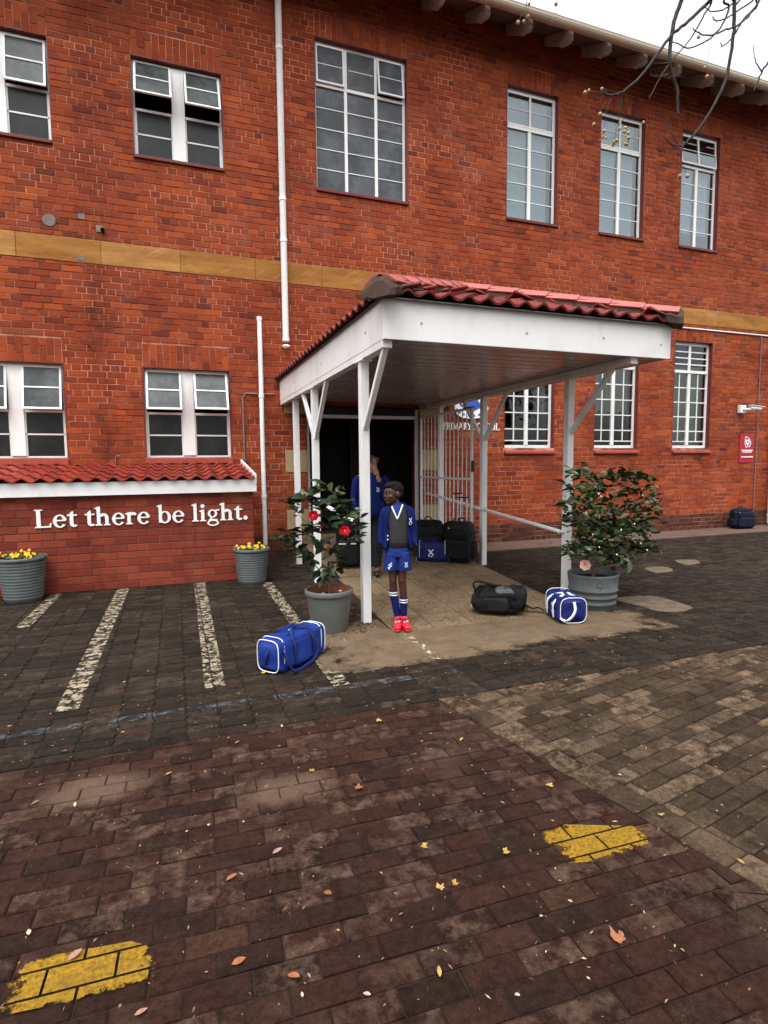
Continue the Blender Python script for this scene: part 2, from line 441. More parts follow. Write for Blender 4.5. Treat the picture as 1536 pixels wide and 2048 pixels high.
def paver_shape(poly, ch=.007, dep=.02):
    n = len(poly); cx = sum(p[0] for p in poly) / n; cy = sum(p[1] for p in poly) / n
    ins = []
    for k in range(n):
        p, a, b = Vector(poly[k]), Vector(poly[k - 1]), Vector(poly[(k + 1) % n])
        e1 = (p - a); e2 = (b - p)
        if e1.length < 1e-6 or e2.length < 1e-6: ins.append(tuple(p)); continue
        n1 = Vector((-e1.y, e1.x)).normalized(); n2 = Vector((-e2.y, e2.x)).normalized()
        m_ = n1 + n2
        if m_.length < .2: ins.append(tuple(p)); continue
        m_ = m_ / max(.3, (1 + n1.dot(n2)))
        ins.append(tuple(p + m_ * ch))
    mb = MB()
    mb.add([(x, y, 0) for x, y in ins] + [(x, y, -ch * .7) for x, y in poly] + [(x, y, -dep) for x, y in poly],
           [tuple(range(n))] + [(n + i, n + (i + 1) % n, (i + 1) % n, i) for i in range(n)] +
           [(2 * n + i, 2 * n + (i + 1) % n, n + (i + 1) % n, n + i) for i in range(n)])
    return mb
PAVERS = {}
def pave(name, zone, ang, L, W, mat, bond, shape=None, limit=300, gap=.006, holes=(), field_name='paver_field', base_mat=None, tilt=.0016, far=None):
    """zone: convex ccw polygon.  300 best seen pavers are own objects, the rest one field"""
    bed = MB().slab(zone, -.025, -.011).build(name, base_mat or M['joint'])
    struct(bed)
    ca, sa = cos(ang), sin(ang)
    xs = [ca * x + sa * y for x, y in zone]; ys = [-sa * x + ca * y for x, y in zone]
    items = []
    v0 = min(ys)
    for j in range(0, int((max(ys) - v0) / W) + 1):
        off = (.5 * L if j % 2 else 0.) if bond == 'run' else (R.uniform(-.004, .004))
        i0, i1 = int(min(xs) / L) - 2, int(max(xs) / L) + 2
        for i in range(i0, i1):
            u, v = i * L + off + L / 2, v0 + j * W + W / 2
            hx, hy = L / 2 - gap / 2, W / 2 - gap / 2
            cx, cy = ca * u - sa * v, sa * u + ca * v
            loc = [(-hx, -hy), (hx, -hy), (hx, hy), (-hx, hy)]
            wp = [(cx + ca * a - sa * b, cy + sa * a + ca * b) for a, b in loc]
            ins = [clip_poly([p], zone) != [] for p in wp]
            if any(h[0] < cx < h[1] and h[2] < cy < h[3] for h in holes): continue
            if all(ins): items.append((cx, cy, None, wp))
            elif shape is None and (any(ins) or True):
                cp = clip_poly(wp, zone)
                if len(cp) >= 3 and area(cp) > .002: items.append((cx, cy, cp, cp))
    scored = []
    for k, it in enumerate(items):
        px, py, d = project(it[0], it[1], 0)
        vis = d > 0 and -60 < px < 1596 and 0 < py < 2110
        a = area(it[3]) * (1.6 / max(d, .1)) / max(d, .1) ** 2 if vis else 0
        scored.append((a, k))
    scored.sort(reverse=True)
    own = {k for a, k in scored[:limit] if a > 0}
    base = paver_shape(shape(L, W, gap) if shape else [(-L / 2 + gap / 2, -W / 2 + gap / 2), (L / 2 - gap / 2, -W / 2 + gap / 2), (L / 2 - gap / 2, W / 2 - gap / 2), (-L / 2 + gap / 2, W / 2 - gap / 2)])
    bme = mesh_of(base, 'paver', mat)
    fld = MB()
    for k, (cx, cy, cp, wp) in enumerate(items):
        dz = R.uniform(-.0045, .0015); rx, ry, rz = R.gauss(0, tilt * 5), R.gauss(0, tilt * 5), R.gauss(0, .009)
        if k in own:
            if cp is None: inst('paver', bme, bed, (cx, cy, dz), (rx, ry, ang + rz))
            else:
                mb = paver_shape([(x - cx, y - cy) for x, y in cp]); inst('paver', mesh_of(mb, 'cut_paver', mat), bed, (cx, cy, dz))
        else:
            if cp is None:
                if far and cy > far:
                    fld.add([(x, y, dz) for x, y in wp] + [(x, y, -.02) for x, y in wp], [(0, 1, 2, 3)] + [(4 + i, 4 + (i + 1) % 4, (i + 1) % 4, i) for i in range(4)])
                else:
                    a = ang + rz
                    fld.add([(cx + cos(a) * x - sin(a) * y, cy + sin(a) * x + cos(a) * y, z + dz + x * ry) for x, y, z in base.v], base.f)
            else:
                mb = paver_shape([(x - cx, y - cy) for x, y in cp]); fld.add([(x + cx, y + cy, z + dz) for x, y, z in mb.v], mb.f)
    if fld.v: stuff(fld.build(field_name, mat, bed))
    PAVERS[name] = [it[3] for it in items]
    return bed
SEAM = -6.31
def bx(Y): return 1.61 + (SEAM - Y) * .2
redz = pave('red_paving', [(bx(SEAM) - 5.2, SEAM), (bx(SEAM) - 5.2, -11), (bx(-11), -11), (bx(SEAM), SEAM)], radians(-2.5), .207, .1, M['paver_red'], 'run')
zb = .165
pave('border_paving', [(bx(-11) + .004, -11), (bx(-11) + zb, -11), (bx(SEAM) + zb, SEAM), (bx(SEAM) + .004, SEAM)], radians(-78.7), .2, .162, M['paver_side'], 'stack', limit=60)
def zig(L, W, gap):
    h, v, z = L / 2 - gap / 2, W / 2 - gap / 2, .017
    return [(-h, -v), (-h + .1 * L, -v), (h - .1 * L, -v), (h, -v), (h + z, 0), (h, v), (h - .1 * L, v), (-h + .1 * L, v), (-h, v), (-h + z, 0)]
pave('side_paving', [(bx(SEAM) + zb + .004, SEAM), (bx(-11) + zb + .004, -11), (9., -11), (9., SEAM)], radians(11), .2, .1, M['paver_side'], 'run', far=-5)
pave('dark_paving', [(-3.6, SEAM + .006), (14.5, SEAM + .006), (14.5, -.9), (-3.6, -.9)], 0, .2, .1, M['paver_dark'], 'stack', shape=zig, holes=((-4, .9, -1.6, 0), (1.95, 3.95, -4.75, 0)), far=-3.3)

# concrete strip along the wall foot, apron in front of the ramp, odd concrete patches
M['strip'] = simple('dusty_concrete', (.125, .078, .06), .9, .2, .35, 2.2, .4, 90)
struct(MB().box(4.05, 14.5, -.9, -.001, -.02, .012).build('wall_foot_strip', M['strip']))
struct(MB().box(1.0, 1.98, -.9, -.001, -.02, .006).build('corner_slab', M['paver_dark']))
def faded(name, col, col2, thr, soft, scale, rough=.85):
    a = NT(name)
    c = a.mix(a.ramp(a.noise(7, 5, .7), [(.35, 0.), (.7, 1.)]), col, col2)
    al = a.ramp(a.noise(scale, 6, .72), [(thr, 0.), (thr + soft, 1.)])
    return a.pbr(c, rough, .25, a.bump(a.noise(150, 4), .4, .004), alpha=al)
def paint(name, polys, pav, mat, parent, z=.0035):
    mb = MB()
    for pv in pav:
        cx = sum(p[0] for p in pv) / len(pv); cy = sum(p[1] for p in pv) / len(pv)
        sh = [(cx + (x - cx) * .985, cy + (y - cy) * .965) for x, y in pv]
        for po in polys:
            if max(p[0] for p in po) < min(p[0] for p in sh) or min(p[0] for p in po) > max(p[0] for p in sh): continue
            if max(p[1] for p in po) < min(p[1] for p in sh) or min(p[1] for p in po) > max(p[1] for p in sh): continue
            c = clip_poly(sh, po)
            if len(c) >= 3 and area(c) > 1e-5: mb.add([(x, y, z) for x, y in c], [tuple(range(len(c)))])
    if mb.v: return mb.build(name, mat, parent)
def apron_mat():
    """dusty screed that thins out at its own worn edge"""
    a = NT('dusty_screed')
    c = a.mix(a.ramp(a.noise(5, 6, .7), [(.35, 0.), (.7, 1.)]), (.10, .068, .042), (.18, .125, .077))
    sp = a.n('ShaderNodeSeparateXYZ'); a.l(a.pos(), sp.inputs[0])
    ex = a.math('DIVIDE', a.math('ABSOLUTE', a.math('SUBTRACT', sp.outputs[0], 2.75)), 1.75)
    ey = a.math('DIVIDE', a.math('ABSOLUTE', a.math('SUBTRACT', sp.outputs[1], -4.98)), .68)
    e = a.math('MAXIMUM', ex, ey)
    al = a.math('SUBTRACT', a.math('ADD', 1.05, a.math('MULTIPLY', a.math('SUBTRACT', a.noise(2.4, 6, .7), .5), 1.6)), e)
    al = a.ramp(al, [(.02, 0.), (.22, .92)])
    return a.pbr(c, .9, .2, a.bump(a.noise(130, 5), .5, .006), alpha=al)
struct(MB().slab([(1.0, -5.66), (4.5, -5.66), (4.5, -4.3), (1.0, -4.3)], .002, .0045).build('screed_apron', apron_mat()))
M['patch'] = simple('pale_concrete', (.13, .10, .068), .9, .2, .45, 9, .4, 120)
for nm, pts in (('concrete_patch', [(1228, 1198), (1300, 1192), (1352, 1204), (1384, 1216), (1360, 1224), (1318, 1223), (1284, 1214)]),
                ('concrete_patch', [(1290, 1136), (1330, 1134), (1345, 1142), (1310, 1146)]), ('concrete_patch', [(1350, 1121), (1390, 1120), (1398, 1127), (1372, 1130)])):
    pl = [on_z(x, y) for x, y in pts][::-1]; k_ = len(pl); sm_ = []
    for i in range(k_):
        a, b, c, d = pl[i - 1], pl[i], pl[(i + 1) % k_], pl[(i + 2) % k_]
        for u in (0, .25, .5, .75):
            q = .5 * ((2 * b) + (c - a) * u + (2 * a - 5 * b + 4 * c - d) * u * u + (3 * b - a - 3 * c + d) * u ** 3); sm_.append((q.x + R.gauss(0, .004), q.y + R.gauss(0, .004)))
    pl = sm_
    struct(MB().slab(pl, .001, .0045).build(nm, M['patch']))
# painted markings, cut to the pavers they lie on
DP = PAVERS['dark_paving']; RP = PAVERS['red_paving']
dark = bpy.data.objects['dark_paving']
wpaint = faded('worn_white_paint', (.36, .305, .22), (.19, .15, .10), .475, .07, 15)
for x0, x1, ya, yb in ((-1.55, -1.42, -3.28, -1.72), (-.80, -.66, -5.6, -1.72), (.14, .28, -5.55, -1.72), (1.0, 1.13, -5.85, -2.03)):
    paint('painted_bay_line', [[(x0, ya), (x1, ya), (x1 + .04, yb), (x0 + .04, yb)]], DP, wpaint, dark)
paint('painted_bay_line', [[(1.9, -5.62), (2.0, -5.62), (2.0, -4.9), (1.9, -4.9)]], DP, faded('very_worn_white_paint', (.6, .54, .42), (.4, .34, .25), .52, .08, 17), dark, .007)
paint('painted_blue_line', [[(-3, -5.90), (2.0, -5.94), (2.0, -5.86), (-3, -5.80)]], DP, faded('worn_blue_paint', (.05, .062, .07), (.08, .085, .088), .47, .14, 7), dark)
paint('painted_yellow_line', [[(-3, -5.77), (1.0, -5.74), (1.0, -5.68), (-3, -5.72)]], DP, faded('worn_yellow_paint', (.42, .25, .02), (.25, .14, .02), .60, .06, 9), dark)
def yellow_mat():
    a = NT('yellow_paint')
    c = a.mix(a.ramp(a.noise(70, 5, .8), [(.36, 0.), (.6, 1.)]), (.085, .048, .008), (.31, .172, .006))
    c = a.mix(a.ramp(a.noise(9, 4, .7), [(.45, 0.), (.7, .5)]), c, (.15, .085, .01))
    tc = a.n('ShaderNodeTexCoord'); sp_ = a.n('ShaderNodeSeparateXYZ'); a.l(tc.outputs['Generated'], sp_.inputs[0])
    ex = a.math('ABSOLUTE', a.math('SUBTRACT', sp_.outputs[0], .5)); ey = a.math('ABSOLUTE', a.math('SUBTRACT', sp_.outputs[1], .5))
    e = a.math('MULTIPLY', a.math('MAXIMUM', ex, ey), 2.)
    v = a.math('ADD', a.math('SUBTRACT', 1.02, e), a.math('MULTIPLY', a.math('SUBTRACT', a.noise(16, 6, .78), .5), 1.5))
    al = a.ramp(v, [(.10, 0.), (.2, 1.)])
    return a.pbr(c, .8, .2, a.bump(a.noise(150, 4), .6, .005), alpha=al)
ypaint = yellow_mat()
def zq(*p): return [tuple(on_z(x, y)[:2]) for x, y in p]
def conv(p):
    s = sum(p[i][0] * p[(i + 1) % len(p)][1] - p[(i + 1) % len(p)][0] * p[i][1] for i in range(len(p)))
    return p if s > 0 else p[::-1]
paint('painted_yellow_mark', [conv(zq((-6, 2036), (140, 2004), (306, 1962), (314, 1898), (262, 1884), (30, 1926)))], RP, ypaint, redz, .0035)
paint('painted_yellow_mark', [conv(zq((1076, 1668), (1132, 1728), (1200, 1724), (1300, 1692), (1284, 1654), (1130, 1650)))], RP, ypaint, redz, .0035)
# ------------------------------------------------------------------ school building
BLD = thing('school_building', 'two storey red brick school building with sandstone band and white steel windows', 'building', (5, 0, 0))
CH, BL = .0948, .266
WX0, WX1, WZ1 = -3.3, 14.3, 9.62
WINS = []   # (x0,x1,z0,z1,kind,opts)
L_TOP, L_BOT, LL_TOP, LL_BOT = 7.672, 6.262, 3.108, 1.722
WINS += [(-2.78, -1.487, L_BOT, L_TOP, 'L', dict(open=(9, 9))), (-.39, .903, L_BOT, L_TOP, 'L', dict(open=(27, 24))),
         (-2.80, -1.515, LL_BOT, LL_TOP, 'L', dict(open=(10, 12))), (-.412, .882, LL_BOT, LL_TOP, 'L', dict(open=(20, 23)))]
WINS += [(2.413, 4.048, 6.205, 8.583, 'M', {})]
RXS = [(6.09, 7.225), (8.262, 9.385), (10.41, 11.495)]
for k, (a, b) in enumerate(RXS):
    WINS.append((a, b, 6.235, 8.615, 'U', dict(k=k)))
    WINS.append((a, b + .01, 1.872, 4.22, 'D', dict(k=k)))
DOOR = (2.15, 4.27, .0, 2.60)
BAND = (4.594, 4.944)
QU = [(a, b, z0, z1) for a, b in ((1.775, 2.15), (4.27, 4.64)) for z0, z1 in ((.46, .81), (1.452, 1.832), (2.45, 2.70))]
SH = .37
HOLES = [(a, b, c - (.0 if k != 'D' else .0), d) for a, b, c, d, k, o in WINS] + [DOOR]
CUT = list(HOLES) + [(a, b, d, d + SH) for a, b, c, d, k, o in WINS] + [(WX0 - 1, WX1 + 1, *BAND)] + QU
CUT += [(a - .02, b + .03, c - .12, c) for a, b, c, d, k, o in WINS if k == 'D'] + [(a - .02, b + .02, c - .10, c) for a, b, c, d, k, o in WINS if k == 'L' and c < 3]
CUT += [(WX0 - 1, 1.03, -1, 1.52)]       # behind the lean-to store

def cells(x0, x1, z0, z1, cuts):
    """rectangle minus rectangles -> list of rectangles"""
    xs = sorted({x0, x1} | {c for r in cuts for c in r[:2] if x0 < c < x1})
    res = []
    for a, b in zip(xs, xs[1:]):
        m = (a + b) / 2; iv = [(z0, z1)]
        for r in cuts:
            if r[0] <= m <= r[1]:
                nv = []
                for p, q in iv:
                    if r[3] <= p or r[2] >= q: nv.append((p, q)); continue
                    if r[2] > p: nv.append((p, r[2]))
                    if r[3] < q: nv.append((r[3], q))
                iv = nv
        res += [(a, b, p, q) for p, q in iv if q - p > 1e-4]
    return res
def lay_bricks(x0, x1, z0, z1, cuts, bond=4, L=BL, H=CH, seed=0.):
    out = []
    n = int((z1 - z0) / H) + 1
    for i in range(n):
        za, zb = z0 + i * H, min(z1, z0 + (i + 1) * H)
        if zb - za < .03: continue
        loc = [c for c in cuts if c[3] > za + .012 and c[2] < zb - .012]
        raw = cells(x0, x1, za, zb, loc)
        # join neighbouring cells of equal height range
        raw.sort(key=lambda r: (round(r[2], 3), round(r[3], 3), r[0])); segs = []
        for r in raw:
            if segs and abs(segs[-1][1] - r[0]) < 1e-4 and abs(segs[-1][2] - r[2]) < 1e-3 and abs(segs[-1][3] - r[3]) < 1e-3:
                segs[-1] = (segs[-1][0], r[1], r[2], r[3])
            else: segs.append(r)
        head = bond and i % bond == 0
        step = L / 2 if head else L
        off = (L / 4 if head else (L / 2 if i % 2 else 0.)) + seed + R.uniform(-.012, .012)
        for a, b, p, q in segs:
            if q - p < .03: continue
            k0 = math.floor((a - off) / step); cur = a; k = k0 + 1; marks = [a]
            while off + k * step < b - .03:
                t = off + k * step + R.uniform(-.006, .006)
                if t - marks[-1] > .045: marks.append(t)
                k += 1
            marks.append(b)
            for s, e in zip(marks, marks[1:]):
                out.append((s + .006, e - .006, p + .006, q - .006))
    return out
BME = {}
def brick_mesh(wd, ht, mat, dep=.03, ch=.0035):
    key = (round(wd, 3), round(ht, 3), mat.name)
    if key in BME: return BME[key]
    a, c = wd / 2, ht / 2
    mb = MB()
    F = [(-a + ch, 0, -c + ch), (a - ch, 0, -c + ch), (a - ch, 0, c - ch), (-a + ch, 0, c - ch)]
    G = [(-a, ch, -c), (a, ch, -c), (a, ch, c), (-a, ch, c)]
    B = [(-a, dep, -c), (a, dep, -c), (a, dep, c), (-a, dep, c)]
    mb.add(F + G + B, [(0, 1, 2, 3)] + [(4 + i, 4 + (i + 1) % 4, (i + 1) % 4, i) for i in range(4)] + [(8 + i, 8 + (i + 1) % 4, 4 + (i + 1) % 4, 4 + i) for i in range(4)])
    me = mesh_of(mb, 'brick', mat); BME[key] = (me, mb); return BME[key]
def place_bricks(bricks, mat, parent, Y=0., limit=300, fname='brick_field', jit=.0035, hide=None):
    sc_ = []
    for k, (a, b, p, q) in enumerate(bricks):
        px, py, d = project((a + b) / 2, Y, (p + q) / 2)
        ok = d > 0 and 5 < px < 1531 and 5 < py < 2043 and not (hide and hide(px, py))
        sc_.append(((b - a) * (q - p) / d ** 2 if ok else 0, k))
    sc_.sort(reverse=True)
    own = {k for s_, k in sc_[:limit] if s_ > 0}
    fld = MB()
    for k, (a, b, p, q) in enumerate(bricks):
        y = Y + R.uniform(-jit, jit)
        wd, ht = round(b - a, 2 if k in own else 3), round(q - p, 3)
        me, mb = brick_mesh(wd, ht, mat)
        c = ((a + b) / 2, y, (p + q) / 2)
        if k in own: inst('brick', me, parent, c)
        else:
            t = R.uniform(-.0015, .0015)
            fld.add([(x + c[0], yy + c[1] + x * t / .1, z + c[2]) for x, yy, z in mb.v], mb.f)
    if fld.v: stuff(fld.build(fname, mat, parent))

# mortar backing with real openings
mw = MB()
for a, b, p, q in cells(WX0, WX1, 0, WZ1, HOLES):
    mw.add([(a, .008, p), (b, .008, p), (b, .008, q), (a, .008, q)], [(0, 1, 2, 3)])
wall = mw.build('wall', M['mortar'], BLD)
hid = lambda px, py: (540 < px < 1370 and py > 545) or (px < 515 and py > 925)
bricks = lay_bricks(WX0, WX1, .37, WZ1, CUT, 4)
for a, b, c, d, k, o in WINS:              # soldier courses over the openings
    n = max(3, round((b - a) / .096)); s = (b - a) / n
    for i in range(n):
        x0, x1 = a + i * s + .005, a + (i + 1) * s - .005
        m = d + (.125 if i % 2 else SH - .125)
        bricks += [(x0, x1, d + .002, m - .005), (x0, x1, m + .005, d + SH - .005)]
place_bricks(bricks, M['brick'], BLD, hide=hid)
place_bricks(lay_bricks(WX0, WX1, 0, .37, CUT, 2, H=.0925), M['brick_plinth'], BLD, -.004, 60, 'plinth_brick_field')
# sandstone string course and door quoins
bme = {}
x = WX0 + .15
def block(x0, x1, z0, z1, mat, y=-.006):
    mb = MB().box(x0 + .003, x1 - .003, y, .03, z0 + .004, z1 - .004)
    return mb.build('stone_block', mat, BLD, bevel=.004)
jx = [-3.3, -2.02, -.92, .20, 1.35, 2.47, 3.62, 4.76, 5.9, 7.05, 8.2, 9.33, 10.5, 11.65, 12.75, 13.9, 14.3]
for a, b in zip(jx, jx[1:]): block(a, b, *BAND, M['stone'], -.006 + R.uniform(-.003, .003))
for a, b, p, q in QU: block(a, b, p, q, M['quoin'], -.008)

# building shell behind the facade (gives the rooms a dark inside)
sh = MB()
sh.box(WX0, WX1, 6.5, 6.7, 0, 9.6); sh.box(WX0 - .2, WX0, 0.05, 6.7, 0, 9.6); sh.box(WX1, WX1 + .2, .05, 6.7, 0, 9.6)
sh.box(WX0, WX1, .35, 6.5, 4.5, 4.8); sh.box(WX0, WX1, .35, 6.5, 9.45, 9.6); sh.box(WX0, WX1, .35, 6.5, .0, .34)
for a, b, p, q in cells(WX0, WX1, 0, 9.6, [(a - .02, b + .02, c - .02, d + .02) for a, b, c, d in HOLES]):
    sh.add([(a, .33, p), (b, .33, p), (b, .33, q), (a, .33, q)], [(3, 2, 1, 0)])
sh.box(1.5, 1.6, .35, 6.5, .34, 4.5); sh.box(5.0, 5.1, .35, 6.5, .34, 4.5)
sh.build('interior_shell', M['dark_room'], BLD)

# windows
class GB:
    def __init__(s): s.b = []
    def box(s, *a): s.b.append(a)
    def build(s, name, mat, win):
        for a in s.b: MB().box(*a).build(name, mat, win)
def bar(mb, x0, x1, z0, z1, y0=.095, y1=.125): mb.box(x0, x1, y0, y1, z0, z1)
def pane(win, x0, x1, z0, z1, mat, y=.112, hinge=None):
    mb = MB()
    t, u = R.gauss(0, .0025), R.gauss(0, .0025)
    w2, h2 = (x1 - x0) / 2, (z1 - z0) / 2
    vs = [(x0, y - t * w2 - u * h2, z0), (x1, y + t * w2 - u * h2, z0), (x1, y + t * w2 + u * h2, z1), (x0, y - t * w2 + u * h2, z1)]
    vs += [(a, b + .004, c) for a, b, c in vs]
    mb.add(vs, [(0, 1, 2, 3), (7, 6, 5, 4), (0, 4, 5, 1), (1, 5, 6, 2), (2, 6, 7, 3), (3, 7, 4, 0)])
    if hinge: mb.xf(hinge)
    return mb.build('pane', mat, win)
def hung(zt, ang, y=.1):       # top-hung leaf turned outwards about its top edge
    return Matrix.Translation((0, y, zt)) @ Matrix.Rotation(radians(-ang), 4, 'X') @ Matrix.Translation((0, -y, -zt))
def reveal(win, x0, x1, z0, z1, mat=None):
    mb = MB()
    mb.box(x0 - .02, x0, .0, .34, z0, z1); mb.box(x1, x1 + .02, .0, .34, z0, z1); mb.box(x0 - .02, x1 + .02, .0, .34, z1, z1 + .02); mb.box(x0 - .02, x1 + .02, .012, .34, z0 - .02, z0)
    mb.build('reveal', mat or M['maroon'], win)
def window_L(x0, x1, z0, z1, o):
    f = MB(); ow = .03; cx = (x0 + x1) / 2; mw_ = .095
    bar(f, x0, x0 + ow, z0, z1); bar(f, x1 - ow, x1, z0, z1); bar(f, x0 + ow, x1 - ow, z1 - ow, z1); bar(f, x0 + ow, x1 - ow, z0, z0 + ow * .8)
    win = f.build('window', M['white_steel'], BLD)
    MB().box(cx - mw_, cx + mw_, .07, .125, z0 + .024, z1 - .03).build('mullion', M['white'], win, bevel=.006)
    zt = z0 + (z1 - z0) * .5
    for s, (a, b, ang) in enumerate(((x0 + ow, cx - mw_, o['open'][0]), (cx + mw_, x1 - ow, o['open'][1]))):
        g_ = GB(); bar(g_, a, b, zt - .018, zt + .018, .09, .13)
        zm = (z0 + .024 + zt - .018) / 2; bar(g_, a, b, zm - .011, zm + .011, .1, .12)
        bar(g_, a, a + .018, z0 + .024, zt - .018, .1, .124); bar(g_, b - .018, b, z0 + .024, zt - .018, .1, .124)
        g_.build('glazing_bar', M['white_steel'], win)
        pane(win, a + .004, b - .004, z0 + .02, zm, M['frost']); pane(win, a + .004, b - .004, zm, zt, M['frost'])
        H = hung(z1 - .03, ang); top = z1 - .03; bo = zt + .0
        q = MB()
        for r_ in ((a, a + .03, bo, top), (b - .03, b, bo, top), (a + .03, b - .03, top - .03, top), (a + .03, b - .03, bo, bo + .03), (a + .03, b - .03, (bo + top) / 2 - .011, (bo + top) / 2 + .011)):
            q.box(r_[0], r_[1], .075, .1, r_[2], r_[3])
        q.xf(H).build('sash', M['white_steel'], win)
        pane(win, a + .01, b - .01, bo + .01, (bo + top) / 2, M['frost_light'], .088, H); pane(win, a + .01, b - .01, (bo + top) / 2, top - .01, M['frost_light'], .088, H)
    reveal(win, x0, x1, z0, z1)
    s = MB()
    if z0 < 3: s.box(x0 - .02, x1 + .02, -.055, .1, z0 - .10, z0 - .012)
    else: s.box(x0 - .012, x1 + .012, -.035, .1, z0 - .05, z0 - .004)
    s.build('sill', M['maroon'] if z0 > 3 else M['sill_tile'], win, bevel=.006)
def window_M(x0, x1, z0, z1, o):
    f = MB(); ow = .045
    bar(f, x0, x0 + .03, z0, z1); bar(f, x1 - ow, x1, z0, z1); bar(f, x0 + .03, x1 - ow, z1 - .05, z1); bar(f, x0 + .03, x1 - ow, z0, z0 + .045)
    ws = (x1 - x0) / 3; zt = z1 - (z1 - z0) * .285
    xs = [x0 + .03, x0 + ws, x0 + 2 * ws, x1 - ow]
    for k in (1, 2): bar(f, xs[k] - .026, xs[k] + .026, z0 + .045, z1 - .05, .085, .125)
    win = f.build('window', M['white_steel'], BLD)
    g_ = GB(); bar(g_, xs[0], xs[3], zt - .024, zt + .024, .08, .128)
    n = 5; st = (zt - .024 - z0 - .045) / n
    for i in range(1, n): g_.box(xs[0], xs[3], .1, .12, z0 + .045 + i * st - .007, z0 + .045 + i * st + .007)
    g_.build('glazing_bar', M['white_steel'], win)
    for c in range(3):
        a, b = xs[c] + (.026 if c else 0), xs[c + 1] - (.026 if c < 2 else 0)
        for i in range(n): pane(win, a - .004, b + .004, z0 + .045 + i * st, z0 + .045 + (i + 1) * st, M['frost_grey'])
        ang = (2.5, 0, 7)[c]; H = hung(z1 - .05, ang) if ang else None
        q = MB(); bo, top = zt + .024, z1 - .05
        if ang:
            for r_ in ((a, a + .028, bo, top), (b - .028, b, bo, top), (a + .028, b - .028, top - .028, top), (a + .028, b - .028, bo, bo + .028)): q.box(r_[0], r_[1], .07, .1, r_[2], r_[3])
        q.box(a + .03, b - .03, .078, .09, (bo + top) / 2 - .006, (bo + top) / 2 + .006)
        if H: q.xf(H)
        q.build('sash', M['white_steel'], win)
        pane(win, a, b, bo, top, M['frost_grey'] if c != 1 else M['frost_light'], .088, H)
    reveal(win, x0, x1, z0, z1)
    MB().box(x0 - .012, x1 + .03, -.035, .1, z0 - .055, z0 - .004).build('sill', M['maroon'], win, bevel=.006)
def window_U(x0, x1, z0, z1, o):
    f = MB(); ow = .05; cx = (x0 + x1) / 2 - .02
    bar(f, x0, x0 + .03, z0, z1); bar(f, x1 - ow, x1, z0, z1); bar(f, x0 + .03, x1 - ow, z1 - .06, z1); bar(f, x0 + .03, x1 - ow, z0, z0 + .05)
    zt = z1 - (z1 - z0) * .285
    bar(f, cx - .035, cx + .035, z0 + .05, zt, .085, .128)
    win = f.build('window', M['white_steel'], BLD)
    g_ = GB(); bar(g_, x0 + .03, x1 - ow, zt - .03, zt + .03, .08, .13)
    n = 5; st = (zt - .03 - z0 - .05) / n
    for a, b in ((x0 + .03, cx - .035), (cx + .035, x1 - ow)):
        for i in range(1, n): g_.box(a, b, .1, .118, z0 + .05 + i * st - .008, z0 + .05 + i * st + .008)
    g_.build('glazing_bar', M['white_steel'], win)
    ang = (0, 0, 5)[o['k']]
    H = hung(z1 - .06, ang) if ang else None
    q = MB(); a, b, bo, top = x0 + .03, x1 - ow, zt + .03, z1 - .06
    for r_ in ((a, a + .026, bo, top), (b - .026, b, bo, top), (a + .026, b - .026, top - .026, top), (a + .026, b - .026, bo, bo + .03), (cx - .02, cx + .02, bo + .03, top - .026)): q.box(r_[0], r_[1], .075, .1, r_[2], r_[3])
    q.box(a + .026, b - .026, .08, .094, (bo + top) / 2 - .006, (bo + top) / 2 + .006)
    if H: q.xf(H)
    q.build('sash', M['white_steel'], win)
    pane(win, a, cx, bo, top, M['glass'], .088, H); pane(win, cx, b, bo, top, M['glass'], .088, H)
    for a, b in ((x0 + .03, cx - .035), (cx + .035, x1 - ow)):
        for i in range(n): pane(win, a - .004, b + .004, z0 + .05 + i * st, z0 + .05 + (i + 1) * st, M['glass'])
    zz = z0 + (.35 if o['k'] == 2 else -.02)
    bl = MB()
    for s in range(2):
        a, b = (x0 + .04, cx - .01) if s == 0 else (cx + .01, x1 - .12)
        n_ = 8
        bl.loft([[Vector((a + (b - a) * i / n_, .19 + .006 * sin(i * 1.7 + s), z)) for i in range(n_ + 1)] for z in (zz, z1 - (.02 if o['k'] < 2 else .64))], closed=False, caps=False)
    bl.build('blind', M['blind'], win, smooth=True)
    reveal(win, x0, x1, z0, z1)
    MB().box(x0 - .012, x1 + .03, -.035, .1, z0 - .055, z0 - .004).build('sill', M['maroon'], win, bevel=.006)
